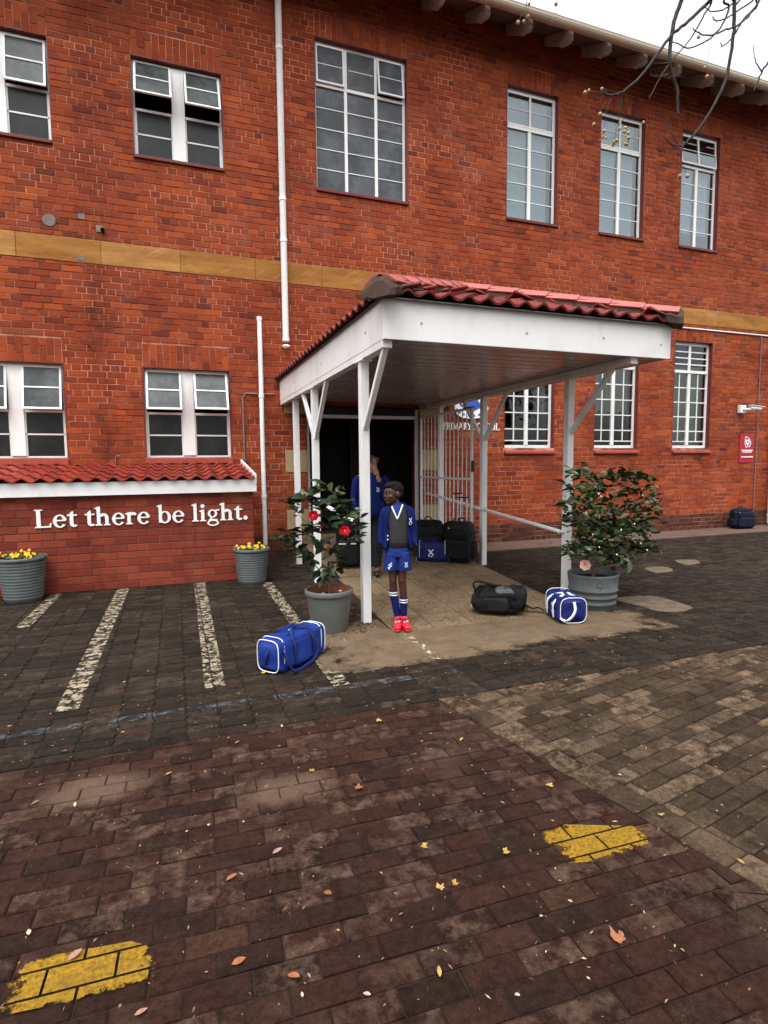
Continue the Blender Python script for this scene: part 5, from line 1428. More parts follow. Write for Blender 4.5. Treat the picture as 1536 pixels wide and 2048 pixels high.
softbox((.06, -.06, .205), (.10, .10, .055), .45, .4, 30, 14, .006).build('mesh_panel', M['grey_mesh'], t, True, local=True, disp=(.03, .08))
softbox((.19, -.02, .17), (.085, .14, .10), .4, .4, 30, 14, .008).build('top_pocket', M['char_cloth'], t, True, local=True)
softbox((-.06, -.15, .10), (.17, .05, .075), .4, .4, 30, 14, .006).build('front_pocket', M['char_cloth'], t, True, local=True)
ribbon(curve([(-.24, -.02, .20), (-.27, -.02, .28), (-.22, -.01, .305), (-.10, .0, .28), (0, 0, .255)]), .05, (0, 1, 0), .006).build('shoulder_strap', M['black_cloth'], t, True, local=True)
ribbon(curve([(.25, .04, .07), (.34, .05, .03), (.40, .07, .035), (.46, .05, .012)]), .035, (0, 1, 0), .004).build('strap_end', M['black_cloth'], t, True, local=True)
ribbon(curve([(.10, -.13, .2), (.24, -.14, .15), (.30, -.12, .03)]), .02, (0, 1, 0), .003).build('strap_end', M['black_cloth'], t, True, local=True)
MB().box(-.285, -.275, -.12, -.06, .05, .12).build('label_tab', M['piping'], t, local=True)
t = thing('backpack', 'navy backpack standing alone against the wall at the far right', 'bag', (12.27, -.30, .012), radians(-12)); backpack(t, .52, .26, .46, M['navy_cloth'], M['navy_cloth'], True, M['piping'])
o = MB().ell((0, 0, .02), (.09, .05, .028), 12, 8).ell((.07, .01, .025), (.06, .045, .03), 10, 7).ell((-.06, .02, .015), (.05, .04, .02), 10, 7).build('dropped_cloth', M['black_cloth'], None, remesh=.008)
q_ = on_z(1312, 1068); o.location = (q_.x, q_.y, .012); tag(o, 'small crumpled black cloth on the ground near the wall, right of the bushy camellia', 'cloth')
# ------------------------------------------------------------------ people
M['skin'] = simple('dark_skin', (.060, .021, .010), .5, .4, .12, 20)
M['skin2'] = simple('light_skin', (.30, .145, .10), .5, .4, .1, 20)
M['hair'] = simple('short_black_hair', (.006, .005, .005), .8, .2, .3, 40, .5, 300)
M['hair2'] = simple('long_brown_hair', (.06, .035, .02), .55, .4, .4, 30, .4, 120)
M['blazer'] = simple('royal_blue_wool', (.006, .014, .095), .85, .1, .18, 12, .4, 300)
M['shirt'] = simple('blue_shirt', (.008, .026, .17), .75, .2, .12, 14, .2, 200)
M['shorts'] = simple('blue_shorts', (.008, .024, .16), .7, .2, .16, 10, .3, 200)
M['sweater'] = simple('grey_knit', (.040, .040, .041), .9, .1, .2, 30, .7, 260)
M['sweater_rib'] = simple('dark_knit_rib', (.014, .014, .015), .9, .1, .2, 30, .6, 260)
M['glove'] = simple('black_glove', (.004, .004, .0045), .8, .1, .2, 20, .3)
M['sock'] = simple('blue_sock', (.007, .013, .10), .85, .1, .2, 20, .4, 300)
M['shoe'] = simple('neon_pink_shoe', (.78, .018, .045), .4, .4, .1, 14)
M['eye'] = simple('eye_white', (.22, .20, .19), .3, .5, .02, 8)
M['iris'] = simple('dark_iris', (.01, .006, .004), .2, .5, .02, 8)
M['trouser'] = simple('dark_trousers', (.012, .012, .016), .8, .2, .2, 12, .2)
def ering(cx, cy, z, rx, ry, n=28, a0=0., a1=360., tilt=0., e=1.):
    full = abs(a1 - a0) >= 360; k = n if full else n + 1; out = []
    for i in range(k):
        a = radians(a0 + (a1 - a0) * i / n)            # 0 deg = front (-y), turning towards +x
        out.append(Vector((cx + rx * sp(sin(a), e), cy - ry * sp(cos(a), e), z + tilt * sin(a))))
    return out
def loftz(rows, **k): return MB().loft([ering(*r) for r in rows], **k)
def limb(pts, rad, n=16):
    P = curve(pts, 6); m = len(pts) - 1; rs = []
    for i in range(len(P)):
        f_ = i / 6; j = min(int(f_), m - 1); q = f_ - j; q = q * q * (3 - 2 * q); rs.append(rad[j] * (1 - q) + rad[j + 1] * q)
    return MB().tube(P, rs, n)
def hand(mb, wrist, dirz, side, curl=.25, s=1.):
    """palm and five fingers hanging from the wrist; side=+1 means thumb towards -x"""
    w0 = Vector(wrist); d = Vector(dirz).normalized(); f = Vector((-side * .75, -.66, 0)); f = (f - d * f.dot(d)).normalized(); sd_ = d.cross(f)
    pc = w0 + d * .045 * s
    mb.cone(w0, pc, .019 * s, .024 * s); mb.cone(pc + f * .012 * s, w0 + d * .075 * s + f * .014 * s, .019 * s, .015 * s); mb.cone(pc - f * .012 * s, w0 + d * .07 * s - f * .016 * s, .019 * s, .014 * s)
    for k, (o_, ln) in enumerate(((.027, .056), (.010, .066), (-.008, .062), (-.025, .048))):
        b = w0 + d * .078 * s + f * o_ * s; m_ = b + (d * .55 - sd_ * side * curl * .3) * ln * s; e = m_ + (d * .42 - sd_ * side * curl) * ln * s
        mb.cone(b, m_, .0095 * s, .0088 * s, 8); mb.cone(m_, e, .0088 * s, .0072 * s, 8)
    tb = w0 + d * .03 * s + f * .022 * s; tm = tb + (d * .5 + f * .75) * .034 * s; te = tm + (d * .9 + f * .25) * .03 * s
    mb.cone(tb, tm, .0115 * s, .0105 * s, 8); mb.cone(tm, te, .0105 * s, .0085 * s, 8)
def head_prims(mb, Hm, s=1.):
    for c, r in (((0, .012, .022), (.069, .088, .084)), ((0, -.028, -.035), (.055, .056, .058)), ((0, -.052, -.074), (.031, .030, .024)), ((.034, -.048, -.02), (.026, .026, .026)), ((-.034, -.048, -.02), (.026, .026, .026)),
                 ((0, -.070, .034), (.046, .016, .014)), ((0, -.086, .004), (.0085, .010, .022)), ((0, -.094, -.014), (.013, .013, .011)), ((.011, -.086, -.017), (.008, .008, .007)), ((-.011, -.086, -.017), (.008, .008, .007)),
                 ((0, -.080, -.041), (.021, .011, .0075)), ((0, -.078, -.053), (.018, .011, .008)), ((.070, .012, -.004), (.009, .019, .028)), ((-.070, .012, -.004), (.009, .019, .028))):
        mb.ell(Hm @ (Vector(c) * s), tuple(x * s for x in r), 14, 9, Hm.to_3x3())
def eyes(parent, Hm, s=1.):
    for q in (-1, 1):
        e = MB().ell(Hm @ (Vector((q * .027, -.072, .014)) * s), .0100 * s, 12, 8).build('eye', M['eye'], parent, True, local=True)
        MB().ell(Hm @ (Vector((q * .0262, -.0770, .0142)) * s), (.0062 * s,) * 3, 10, 6).build('iris', M['iris'], e, True, local=True)
        MB().tube([Hm @ (Vector((q * x, y, z)) * s) for x, y, z in ((.014, -.083, .030), (.028, -.083, .034), (.042, -.072, .030))], .0032 * s, 6).build('eyebrow', M['hair'], parent, True, local=True)

# boy waiting at the post
BX, BY = 1.955, -4.72
BOY = thing('person', 'child in blue blazer, grey v-neck, blue shorts and pink boots, looking left', 'person', (BX, BY, rz(BY) + .006), radians(-21.3))
BOY.scale = (.84, .95, 1)
Hm = Matrix.Translation((-.046, -.005, 1.292)) @ Matrix.Diagonal((1 / .84, 1 / .95, 1, 1)) @ Matrix.Rotation(radians(-58), 4, 'Z') @ Matrix.Rotation(radians(4), 4, 'X')
b = MB(); head_prims(b, Hm)
b.cone((-.028, .012, 1.24), (-.012, .018, 1.15), .042, .05)
b.ell((0, .012, 1.05), (.122, .083, .125), 16, 10); b.ell((0, .01, .90), (.115, .08, .14), 16, 10); b.ell((0, .01, .78), (.115, .085, .09), 16, 10)
LL = [(-.060, .005, .76), (-.056, -.008, .47), (-.050, .006, .34), (-.004, .018, .10)]
RL = [(.056, .005, .76), (.050, -.012, .47), (.064, .004, .33), (.066, .018, .10)]
for P in (LL, RL):
    b.cone(P[0], P[1], .068, .045); b.cone(P[1], P[2], .044, .043); b.cone(P[2], P[3], .043, .030); b.ell(Vector(P[1]) + Vector((0, -.014, 0)), (.036, .034, .044))
    b.cone(P[3], Vector(P[3]) + Vector((.012, -.085, -.055)), .031, .026)
AL = [(-.128, .012, 1.105), (-.182, .022, .955), (-.190, -.008, .83)]; AR = [(.128, .012, 1.105), (.182, .022, .955), (.190, -.008, .83)]
for P in (AL, AR):
    b.cone(P[0], P[1], .036, .030); b.cone(P[1], P[2], .030, .022); b.cone(P[2], Vector(P[2]) + Vector((0, -.005, -.06)), .022, .018)
b.build('body', M['skin'], BOY, remesh=.0055, local=True); eyes(BOY, Hm)
h_ = MB()
for c, r in (((0, .024, .045), (.074, .088, .074)), ((0, -.032, .082), (.052, .044, .028)), ((0, .07, -.005), (.052, .035, .045)), ((0, .0, .085), (.062, .07, .034))): h_.ell(Hm @ Vector(c), r, 16, 10, Hm.to_3x3())
h_.build('hair', M['hair'], BOY, remesh=.006, local=True)
h_ = MB()
h_.ell(Hm @ Vector((0, -.0925, -.0405)), (.015, .0042, .0042), 10, 6, Hm.to_3x3()); h_.ell(Hm @ Vector((0, -.090, -.0515)), (.013, .0045, .005), 10, 6, Hm.to_3x3())
h_.build('lips', simple('lips', (.10, .03, .022), .45, .4, .1, 20), BOY, True, local=True)
loftz([(0, .01, .79, .136, .10), (0, .01, .802, .139, .103), (0, .01, .845, .136, .10), (0, .01, .86, .142, .106), (0, .01, .95, .139, .104), (0, .01, 1.05, .143, .105), (0, .012, 1.12, .140, .10), (-.004, .014, 1.165, .112, .082), (-.008, .016, 1.195, .066, .062), (-.01, .016, 1.205, .052, .05)]).build('sweater', M['sweater'], BOY, True, local=True, disp=(.008, .06))
loftz([(0, .01, .782, .134, .10), (0, .01, .79, .141, .106), (0, .01, .835, .139, .104), (0, .01, .842, .136, .10)]).build('sweater_hem', M['sweater_rib'], BOY, True, local=True)
def front(x, z, off):       # point on the chest front
    rx, ry = (.143, .105) if z < 1.12 else (.143 - (z - 1.12) * .62, .105 - (z - 1.12) * .42)
    return Vector((x, .011 - ry * sqrt(max(.02, 1 - (x / rx) ** 2)) - off, z))
vs = []; n_ = 8
V0, VL, VR = (.0, 1.065), (-.062, 1.185), (.062, 1.20)
sh_ = MB(); rows = []
for i in range(n_ + 1):
    t_ = i / n_; z_ = V0[1] + (1.19 - V0[1]) * t_; xl, xr = V0[0] + (VL[0] - V0[0]) * t_, V0[0] + (VR[0] - V0[0]) * t_
    rows.append([front(xl + (xr - xl) * k / 6 + .0, z_, .003) for k in range(7)])
sh_.loft(rows, closed=False, caps=False); sh_.build('shirt_front', M['shirt'], BOY, True, local=True, solid=.004)
for q, (x, z) in ((-1, VL), (1, VR)):
    ribbon([front(V0[0] + (x - V0[0]) * k / 8, V0[1] - .006 + (z - V0[1]) * k / 8, .006) for k in range(9)], .016, (1, 0, q * -.6), .003).build('neck_stripe', M['piping'], BOY, True, local=True)
    c_ = MB(); rows = []
    for k in range(6):
        t_ = k / 5; a = radians(q * (12 + 150 * t_)); r0 = .056
        p = Vector((-.012 + r0 * sin(a), .016 - r0 * cos(a), 1.205 + .012 * t_)); o_ = Vector((sin(a), -cos(a), 0)) * .022
        rows.append([p, p + o_ + Vector((0, 0, -.035 * (1 - .3 * t_)))])
    c_.loft(rows, closed=False, caps=False); c_.build('shirt_collar', M['shirt'], BOY, True, local=True, solid=.005)
# blazer: open shell round the back, sleeves
bz = []
for z, rx, ry, oL, oR in ((.775, .176, .128, 46, 56), (.80, .174, .126, 42, 50), (.88, .164, .120, 38, 46), (.97, .160, .118, 36, 46), (1.06, .162, .117, 36, 50), (1.12, .160, .112, 40, 58), (1.15, .145, .102, 44, 62), (1.18, .108, .088, 50, 68), (1.208, .070, .068, 60, 72)):
    bz.append(ering(-.004 if z > 1.15 else 0, .012, z, rx, ry, 34, oR, 360 - oL))
MB().loft(bz, closed=False, caps=False).build('blazer', M['blazer'], BOY, True, local=True, solid=.010, disp=(.012, .07))
for q, P in ((-1, AL), (1, AR)):
    sl2 = limb([(q * .095, .012, 1.142), (q * .142, .012, 1.112), (q * .184, .022, .955), (q * .190, -.006, .825)], [.040, .051, .044, .037])
    sl2.build('sleeve', M['blazer'], BOY, True, local=True, disp=(.016, .06))
    gl_ = MB(); hand(gl_, Vector((q * .190, -.008, .835)), (q * .03, -.06, -1), q, .22, 1.0)
    gl_.build('glove', M['glove'], BOY, remesh=.004, local=True)
# lapels
for q, oa in ((-1, -38), (1, 48)):
    rows = []
    for k in range(7):
        z = 1.19 - .036 * k; a = radians(oa); rx, ry = (.166, .122) if z < 1.11 else (.166 - (z - 1.11) * .8, .122 - (z - 1.11) * .42)
        p = Vector((rx * sin(a), .012 - ry * cos(a) - .006, z)); w_ = .032 * sin(pi * (k + .7) / 7.5)
        rows.append([p, p + Vector((q * w_, .008, -.004))])
    MB().loft(rows, closed=False, caps=False).build('lapel', M['blazer'], BOY, True, local=True, solid=.005)
for z in (.87, .905): MB().ell((-.108, -.098, z), (.008, .004, .008), 8, 6).build('button', M['piping'], BOY, True, local=True)
bd = xlogo(.026).xf(Matrix.Translation((.146, -.088, 1.045)) @ Matrix.Rotation(radians(44), 4, 'Z')); bd.build('badge', M['piping'], BOY, local=True)
sho = loftz([(0, .01, .70, .137, .105), (0, .01, .76, .140, .106), (0, .01, .81, .132, .10)])
for q in (-1, 1): sho.loft([ering(q * (.064 + .012 * k / 4), .008, .735 - .042 * k, .080 + .003 * k, .100 + .001 * k, 24) for k in range(5)])
sho.build('shorts', M['shorts'], BOY, local=True, remesh=.006, disp=(.012, .06))
g_ = Glyph(.002)
for k in range(2): g_.poly([(-.022 + .0, -.012 + .024 * k), (.016, .016 + .024 * k), (.022, .008 + .024 * k), (-.016, -.020 + .024 * k)])
g_.poly([(-.030, -.010), (-.010, -.030), (-.004, -.022), (-.022, -.003)])
g_.mb.xf(Matrix.Translation((-.083, -.1015, .615)) @ Matrix.Rotation(radians(-6), 4, 'Z')).build('print', M['piping'], BOY, local=True)
xlogo(.02).xf(Matrix.Translation((.096, -.0995, .635)) @ Matrix.Rotation(radians(10), 4, 'Z')).build('print', M['piping'], BOY, local=True)
for nm, P, zt in (('sock', LL, .372), ('sock', RL, .30)):
    knee, calf, ank = Vector(P[1]), Vector(P[2]), Vector(P[3])
    def leg(z):
        if z > calf.z: f_ = (z - calf.z) / (knee.z - calf.z); return calf.lerp(knee, f_), .046 + .001 * f_
        f_ = (calf.z - z) / (calf.z - ank.z); return calf.lerp(ank, f_), .0465 - .013 * f_
    rows = []
    for k in range(12):
        z = zt - (zt - .07) * k / 11; c, r = leg(z); r += .003 + (.0022 if k % 3 == 1 and k > 6 else 0); rows.append([Vector((c.x + r * cos(2 * pi * i / 18), c.y + r * sin(2 * pi * i / 18), z)) for i in range(18)])
    s_ = MB().loft(rows).build('sock', M['sock'], BOY, True, local=True)
    for dz in (.022, .046):
        z = zt - dz; rows = []
        for zz in (z + .006, z - .006):
            c, r = leg(zz); r += .0055; rows.append([Vector((c.x + r * cos(2 * pi * i / 18), c.y + r * sin(2 * pi * i / 18), zz)) for i in range(18)])
        MB().loft(rows).build('sock_stripe', M['piping'], s_, True, local=True)
    d = Vector((-.004, -1, 0)) if P is LL else Vector((.30, -.95, 0)); d.normalize(); a0 = Vector((ank.x, ank.y, 0)); sd_ = Vector((-d.y, d.x, 0))
    sm = MB()
    rot = Matrix(((sd_.x, -d.x, 0), (sd_.y, -d.y, 0), (0, 0, 1)))
    for u, z, r in ((-.025, .050, (.042, .042, .050)), (.03, .052, (.044, .055, .046)), (.09, .042, (.047, .058, .036)), (.13, .034, (.041, .042, .028)), (.0, .100, (.043, .045, .036))):
        sm.ell(a0 + d * u + Vector((0, 0, z)), r, 14, 9, rot)
    sh = sm.build('shoe', M['shoe'], BOY, remesh=.006, local=True)
    so_ = MB()
    for u, r in ((-.02, .040), (.045, .042), (.10, .043), (.13, .036)): so_.ell(a0 + d * u + Vector((0, 0, .010)), (r, r * 1.25, .011), 14, 6, rot)
    so_.build('sole', M['shoe'], sh, remesh=.006, local=True)
    tk = Glyph(.002); tk.poly([(-.03, .006), (-.012, -.012), (.04, .022), (-.010, .002), (-.022, .012)])
    q = -1 if P is LL else 1
    tk.mb.xf(Matrix.Translation(a0 + d * .055 + sd_ * (q * -.036 if False else (.0)) + Vector((0, 0, .072)) + d * .03) @ Matrix.Rotation(atan2(d.x, -d.y), 4, 'Z') @ Matrix.Rotation(radians(-38), 4, 'X')).build('tick_mark', M['piping'], sh, local=True)

# second pupil, half hidden behind the post
GXp, GYp = 2.33, -2.86
GIRL = thing('person', 'person in blue blazer with hand raised to the face, behind the front post', 'person', (GXp, GYp, rz(GYp) + .006), radians(-19))
Hg = Matrix.Translation((.0, -.01, 1.43)) @ Matrix.Rotation(radians(38), 4, 'Z') @ Matrix.Rotation(radians(8), 4, 'X')
b = MB(); head_prims(b, Hg, 1.06)
b.cone((0, .01, 1.37), (0, .015, 1.27), .044, .052); b.ell((0, .01, 1.16), (.14, .09, .15), 16, 10); b.ell((0, .01, .98), (.125, .085, .15), 16, 10); b.ell((0, .01, .84), (.135, .095, .10), 16, 10)
for q in (-1, 1):
    b.cone((q * .07, .01, .82), (q * .068, 0, .46), .075, .05); b.cone((q * .068, 0, .46), (q * .066, .015, .09), .048, .034); b.cone((q * .066, .015, .07), (q * .075, -.10, .03), .034, .028)
b.cone((.17, .01, 1.23), (.20, -.03, 1.03), .045, .036); b.cone((.20, -.03, 1.03), (.09, -.13, 1.26), .036, .026)
b.cone((-.17, .01, 1.23), (-.21, .02, 1.0), .045, .036); b.cone((-.21, .02, 1.0), (-.2, -.02, .84), .036, .026)
hand(b, Vector((.09, -.13, 1.27)), (-.25, .02, 1), 1, .4); hand(b, Vector((-.2, -.02, .84)), (0, -.1, -1), -1, .3)
b.build('body', M['skin2'], GIRL, remesh=.0065, local=True); eyes(GIRL, Hg, 1.06)
h_ = MB()
for c, r in (((0, .026, .045), (.079, .092, .078)), ((0, .065, -.06), (.07, .045, .12)), ((.06, .02, -.07), (.025, .05, .12)), ((-.06, .02, -.07), (.025, .05, .12)), ((0, .07, -.17), (.075, .035, .10)), ((.05, -.03, .06), (.04, .045, .04)), ((-.05, -.03, .06), (.04, .045, .04))): h_.ell(Hg @ Vector(c), r, 16, 10, Hg.to_3x3())
h_.build('hair', M['hair2'], GIRL, remesh=.007, local=True)
MB().loft([ering(0, .012, z, rx, ry, 34, 0, 359.9) for z, rx, ry in ((.76, .185, .14), (.90, .165, .125), (1.02, .16, .12), (1.15, .172, .12), (1.22, .17, .115), (1.265, .14, .10), (1.30, .09, .08), (1.325, .065, .065))], closed=False, caps=False).build('blazer', M['blazer'], GIRL, True, local=True, solid=.01)
limb([(.14, .01, 1.26), (.18, .01, 1.21), (.205, -.03, 1.02), (.11, -.115, 1.22)], [.05, .058, .052, .04]).build('sleeve', M['blazer'], GIRL, True, local=True)
limb([(-.14, .01, 1.26), (-.18, .01, 1.21), (-.212, .02, 1.0), (-.202, -.015, .85)], [.05, .058, .05, .042]).build('sleeve', M['blazer'], GIRL, True, local=True)
xlogo(.026).xf(Matrix.Translation((.09, -.105, 1.12)) @ Matrix.Rotation(radians(24), 4, 'Z')).build('badge', M['piping'], GIRL, local=True)
ribbon([(-.16, -.05, 1.29), (-.11, -.08, 1.31)], .014, (0, 1, 0)).build('collar_edge', M['piping'], GIRL, local=True)
tr_ = loftz([(0, .01, .76, .14, .105), (0, .01, .86, .142, .106), (0, .01, .92, .135, .10)])
for q in (-1, 1): tr_.loft([ering(q * (.07 - .002 * k), .008, .80 - .17 * k, .085 - .006 * k, .095 - .008 * k, 22) for k in range(5)])
tr_.build('trousers', M['trouser'], GIRL, remesh=.008, local=True)
for q in (-1, 1):
    sm = MB()
    for u, z, r in ((.0, .05, (.042, .055, .048)), (-.06, .040, (.044, .055, .040)), (-.11, .034, (.042, .045, .034))): sm.ell((q * .072, u + .01, z), r, 14, 9)
    sm.build('shoe', M['black'], GIRL, remesh=.007, local=True)

# ------------------------------------------------------------------ bare tree reaching into the frame from the right
M['bark'] = simple('dark_wet_bark', (.035, .026, .022), .8, .3, .4, 18, .6, 90)
M['twig'] = simple('grey_twig', (.07, .055, .045), .8, .2, .3, 25, .3)
M['berry'] = simple('tan_berry', (.42, .27, .11), .5, .4, .25, 60)
TX, TY = 5.75, -7.0
TREE = thing('bare_tree', 'leafless tree with drooping twigs and tan berries at the upper right', 'tree', (TX, TY, 0))
def wig(pts, n=5): return curve(pts, n)
tp = wig([(TX, TY, -.03), (TX + .05, TY, .9), (TX - .05, TY + .05, 2.0), (TX + .03, TY, 3.0), (TX - .02, TY, 3.8)])
MB().tube(tp, [.24 - .10 * i / len(tp) for i in range(len(tp))], 14).build('trunk', M['bark'], TREE, True)
BR = -7.15
def bp(x, y, dy=0.): return on_y(x, y, BR + dy)
fork = Vector((TX - .02, TY, 3.75))
lim = [Vector((4.6, -7.1, 4.9)), Vector((3.9, -7.0, 5.3))]
def branch(pts, r0, r1, mat='bark', name='branch', n=7):
    P = wig(pts, 5); k = len(P) - 1
    P = [p + Vector((R.gauss(0, .0015), R.gauss(0, .0015), R.gauss(0, .0015))) if 0 < i < k else p for i, p in enumerate(P)]
    f_ = .85 if r0 < .02 else 1
    return MB().tube(P, [f_ * (r0 + (r1 - r0) * i / k) for i in range(k + 1)], n).build(name, M[mat], TREE, True)
branch([fork, lim[0], lim[1], (3.0, -6.9, 5.2)], .10, .035)
branch([fork, (5.9, -6.2, 5.2), (6.2, -5.4, 6.4)], .09, .03); branch([fork, (6.6, -7.6, 5.0), (7.2, -8.2, 6.2)], .09, .03); branch([fork, (5.0, -7.9, 5.0), (4.2, -8.8, 5.9)], .08, .025)
z7 = lambda x, y, dy=0.: bp(1240 + x / 5.19, y / 5.19, dy)
branch([lim[1], z7(700, -260), z7(640, 0), z7(560, 230), z7(510, 600), z7(540, 760), z7(590, 920), z7(605, 1190)], .016, .008)
branch([lim[1], z7(1050, -160), z7(930, 10), z7(720, 210), z7(530, 370), z7(400, 550), z7(260, 730), z7(110, 890), z7(0, 965), z7(-110, 990), z7(-165, 970), z7(-170, 930)], .013, .004)
branch([lim[1], z7(1190, -200), z7(1185, 0), z7(1185, 250), z7(1165, 440), z7(1110, 780), z7(1040, 960), z7(900, 1220), z7(760, 1400), z7(650, 1520), z7(610, 1605)], .014, .006)
branch([z7(660, 1510), z7(560, 1500), z7(490, 1450), z7(455, 1405)], .006, .003, 'twig'); branch([z7(610, 1500), z7(560, 1430), z7(525, 1330), z7(515, 1255)], .0045, .002, 'twig')
branch([lim[1], z7(1500, -120, -.1), z7(1380, 110, -.1), z7(1250, 240, -.1), z7(1100, 310, -.1), z7(930, 365, -.1), z7(800, 340, -.1), z7(755, 285, -.1)], .009, .003, 'twig')
branch([lim[0], z7(1560, -100, .1), z7(1420, 60, .1), z7(1290, 190, .1), z7(1190, 360, .1), z7(1130, 430, .1), z7(1060, 480, .1), z7(1045, 440, .1)], .008, .003, 'twig')
branch([lim[1], z7(1150, -150, .05), z7(1130, 60, .05), z7(1100, 180, .05), z7(1000, 340, .05), z7(870, 440, .05), z7(700, 500, .05), z7(600, 450, .05), z7(510, 420, .05)], .008, .003, 'twig')
branch([lim[1], z7(1010, -120, .0), z7(950, 30), z7(860, 180), z7(770, 340), z7(660, 500), z7(530, 630), z7(440, 770), z7(300, 1020)], .007, .0025, 'twig')
branch([lim[0], z7(1480, -100), z7(1380, 0), z7(1200, 130), z7(1040, 215), z7(985, 205), z7(960, 170)], .007, .003, 'twig')
branch([lim[1], z7(1300, -90, .1), z7(1180, 30, .1), z7(1080, 95, .1), z7(960, 118, .1), z7(880, 80, .1)], .007, .003, 'twig')
branch([lim[0], z7(1800, 300, .2), z7(1536, 650, .2), z7(1470, 750, .2), z7(1430, 860, .2), z7(1385, 940, .2)], .010, .004); branch([z7(1470, 745, .2), z7(1400, 620, .2), z7(1385, 470, .2)], .005, .002, 'twig')
branch([z7(530, 650), z7(440, 660), z7(355, 655)], .004, .002, 'twig'); branch([z7(500, 770), z7(400, 800), z7(310, 770)], .004, .002, 'twig')
# hanging berry clusters
bme_ = mesh_of(MB().ell((0, 0, 0), (.0085, .0085, .0095), 10, 7), 'berry', M['berry'], True)
BP = [(1170, 185), (1178, 181), (1204, 178), (1200, 228), (1188, 249), (1287, 245), (1208, 262), (1206, 274), (1212, 276), (1228, 284), (1233, 281), (1226, 290), (1250, 256), (1249, 263), (1239, 258), (1256, 266), (1257, 276), (1256, 282), (1250, 288), (1254, 289), (1360, 352), (1375, 352), (1036, 45), (1048, 43), (1056, 33), (1414, 153), (1397, 74), (1410, 135), (1112, 8), (1058, 8)]
for x, y in BP:
    p = bp(x, y, R.uniform(-.1, .1)); k = 1.35 if x > 1350 and y > 300 else R.uniform(.85, 1.1)
    b_ = inst('berry', bme_, TREE, p, None, (k, k, k))
stk = MB()
def stalk(a, b_, sag=.03):
    a, b_ = bp(*a), bp(*b_); m_ = (a + b_) / 2 + Vector((R.uniform(-.02, .02), 0, -sag * 0 + R.uniform(-.01, .02))); stk.tube(wig([a, m_, b_], 4), .0012, 5)
for a, c in (((1228, 190), (1170, 184)), ((1228, 190), (1178, 180)), ((1213, 186), (1204, 177)), ((1232, 187), (1212, 235)), ((1212, 235), (1206, 272)), ((1236, 186), (1228, 282)), ((1242, 185), (1250, 256)), ((1250, 256), (1256, 280)), ((1256, 280), (1252, 288)), ((1226, 190), (1200, 227)), ((1205, 225), (1188, 248)), ((1245, 184), (1287, 244)), ((1360, 310), (1375, 350)), ((1362, 305), (1360, 350)), ((1060, -20), (1048, 42)), ((1060, -20), (1036, 44)), ((1060, -20), (1056, 32)), ((1112, -20), (1112, 7)), ((1424, 70), (1412, 134)), ((1412, 134), (1414, 152)), ((1400, 60), (1397, 73))): stalk(a, c)
stk.build('berry_stalks', M['twig'], TREE, True)

# ------------------------------------------------------------------ evergreen trees across the yard behind the photographer (mirrored in the panes)
M['far_leaf'] = leaf_mat('evergreen_leaf', (.014, .028, .010), (.035, .058, .018), .6, .2)
cr1 = MB()
for k in range(150):
    a, b_ = R.uniform(0, 2 * pi), R.uniform(-.9, 1.5); rr = R.uniform(.55, 1.) 
    c = Vector((2.9 * rr * cos(a) * cos(b_), 2.9 * rr * sin(a) * cos(b_), 6.6 + 3.9 * rr * sin(b_)))
    for j in range(26):
        p = c + Vector((R.gauss(0, .42), R.gauss(0, .42), R.gauss(0, .34))); u = Vector((R.gauss(0, 1), R.gauss(0, 1), R.gauss(0, .6))).normalized() * R.uniform(.10, .22); v = u.orthogonal().normalized() * R.uniform(.05, .11)
        cr1.add([p - u, p + v, p + u, p - v], [(0, 1, 2, 3)])
cme = mesh_of(cr1, 'crown', M['far_leaf'])
tm_ = MB(); tt = curve([(0, 0, -.05), (.08, 0, 1.5), (-.05, .05, 3.2), (.05, 0, 5.5), (0, 0, 8.5)], 4); tm_.tube(tt, [.26 * (1 - .8 * i / len(tt)) for i in range(len(tt))], 10)
for k in range(9): a = 2.4 * k; z = 3.6 + .5 * k; tm_.tube([(0, 0, z), (.8 * cos(a), .8 * sin(a), z + .6), (1.9 * cos(a), 1.9 * sin(a), z + 1.0)], [.09, .06, .025], 6)
tme = mesh_of(tm_, 'trunk', M['bark'], True)
for k, (x, y, s_) in enumerate(((-19, -19, 1.05), (-13.5, -21.5, 1.2), (-8, -20.5, 1.0), (-2.5, -22, 1.25), (3, -21, 1.1), (8.5, -22.5, 1.2), (14, -20.5, 1.05), (19.5, -21, 1.2), (-20, -11, 1.1))):
    tr = thing('evergreen_tree', 'evergreen tree in the row across the yard, mirrored in the window panes', 'tree', (x, y, 0), R.uniform(0, 6), 'evergreen trees across the yard'); tr.scale = (s_, s_, s_ * R.uniform(.9, 1.1))
    for nm, me in (('trunk', tme), ('crown', cme)):
        o = bpy.data.objects.new(nm, me); COL.objects.link(o); o.parent = tr

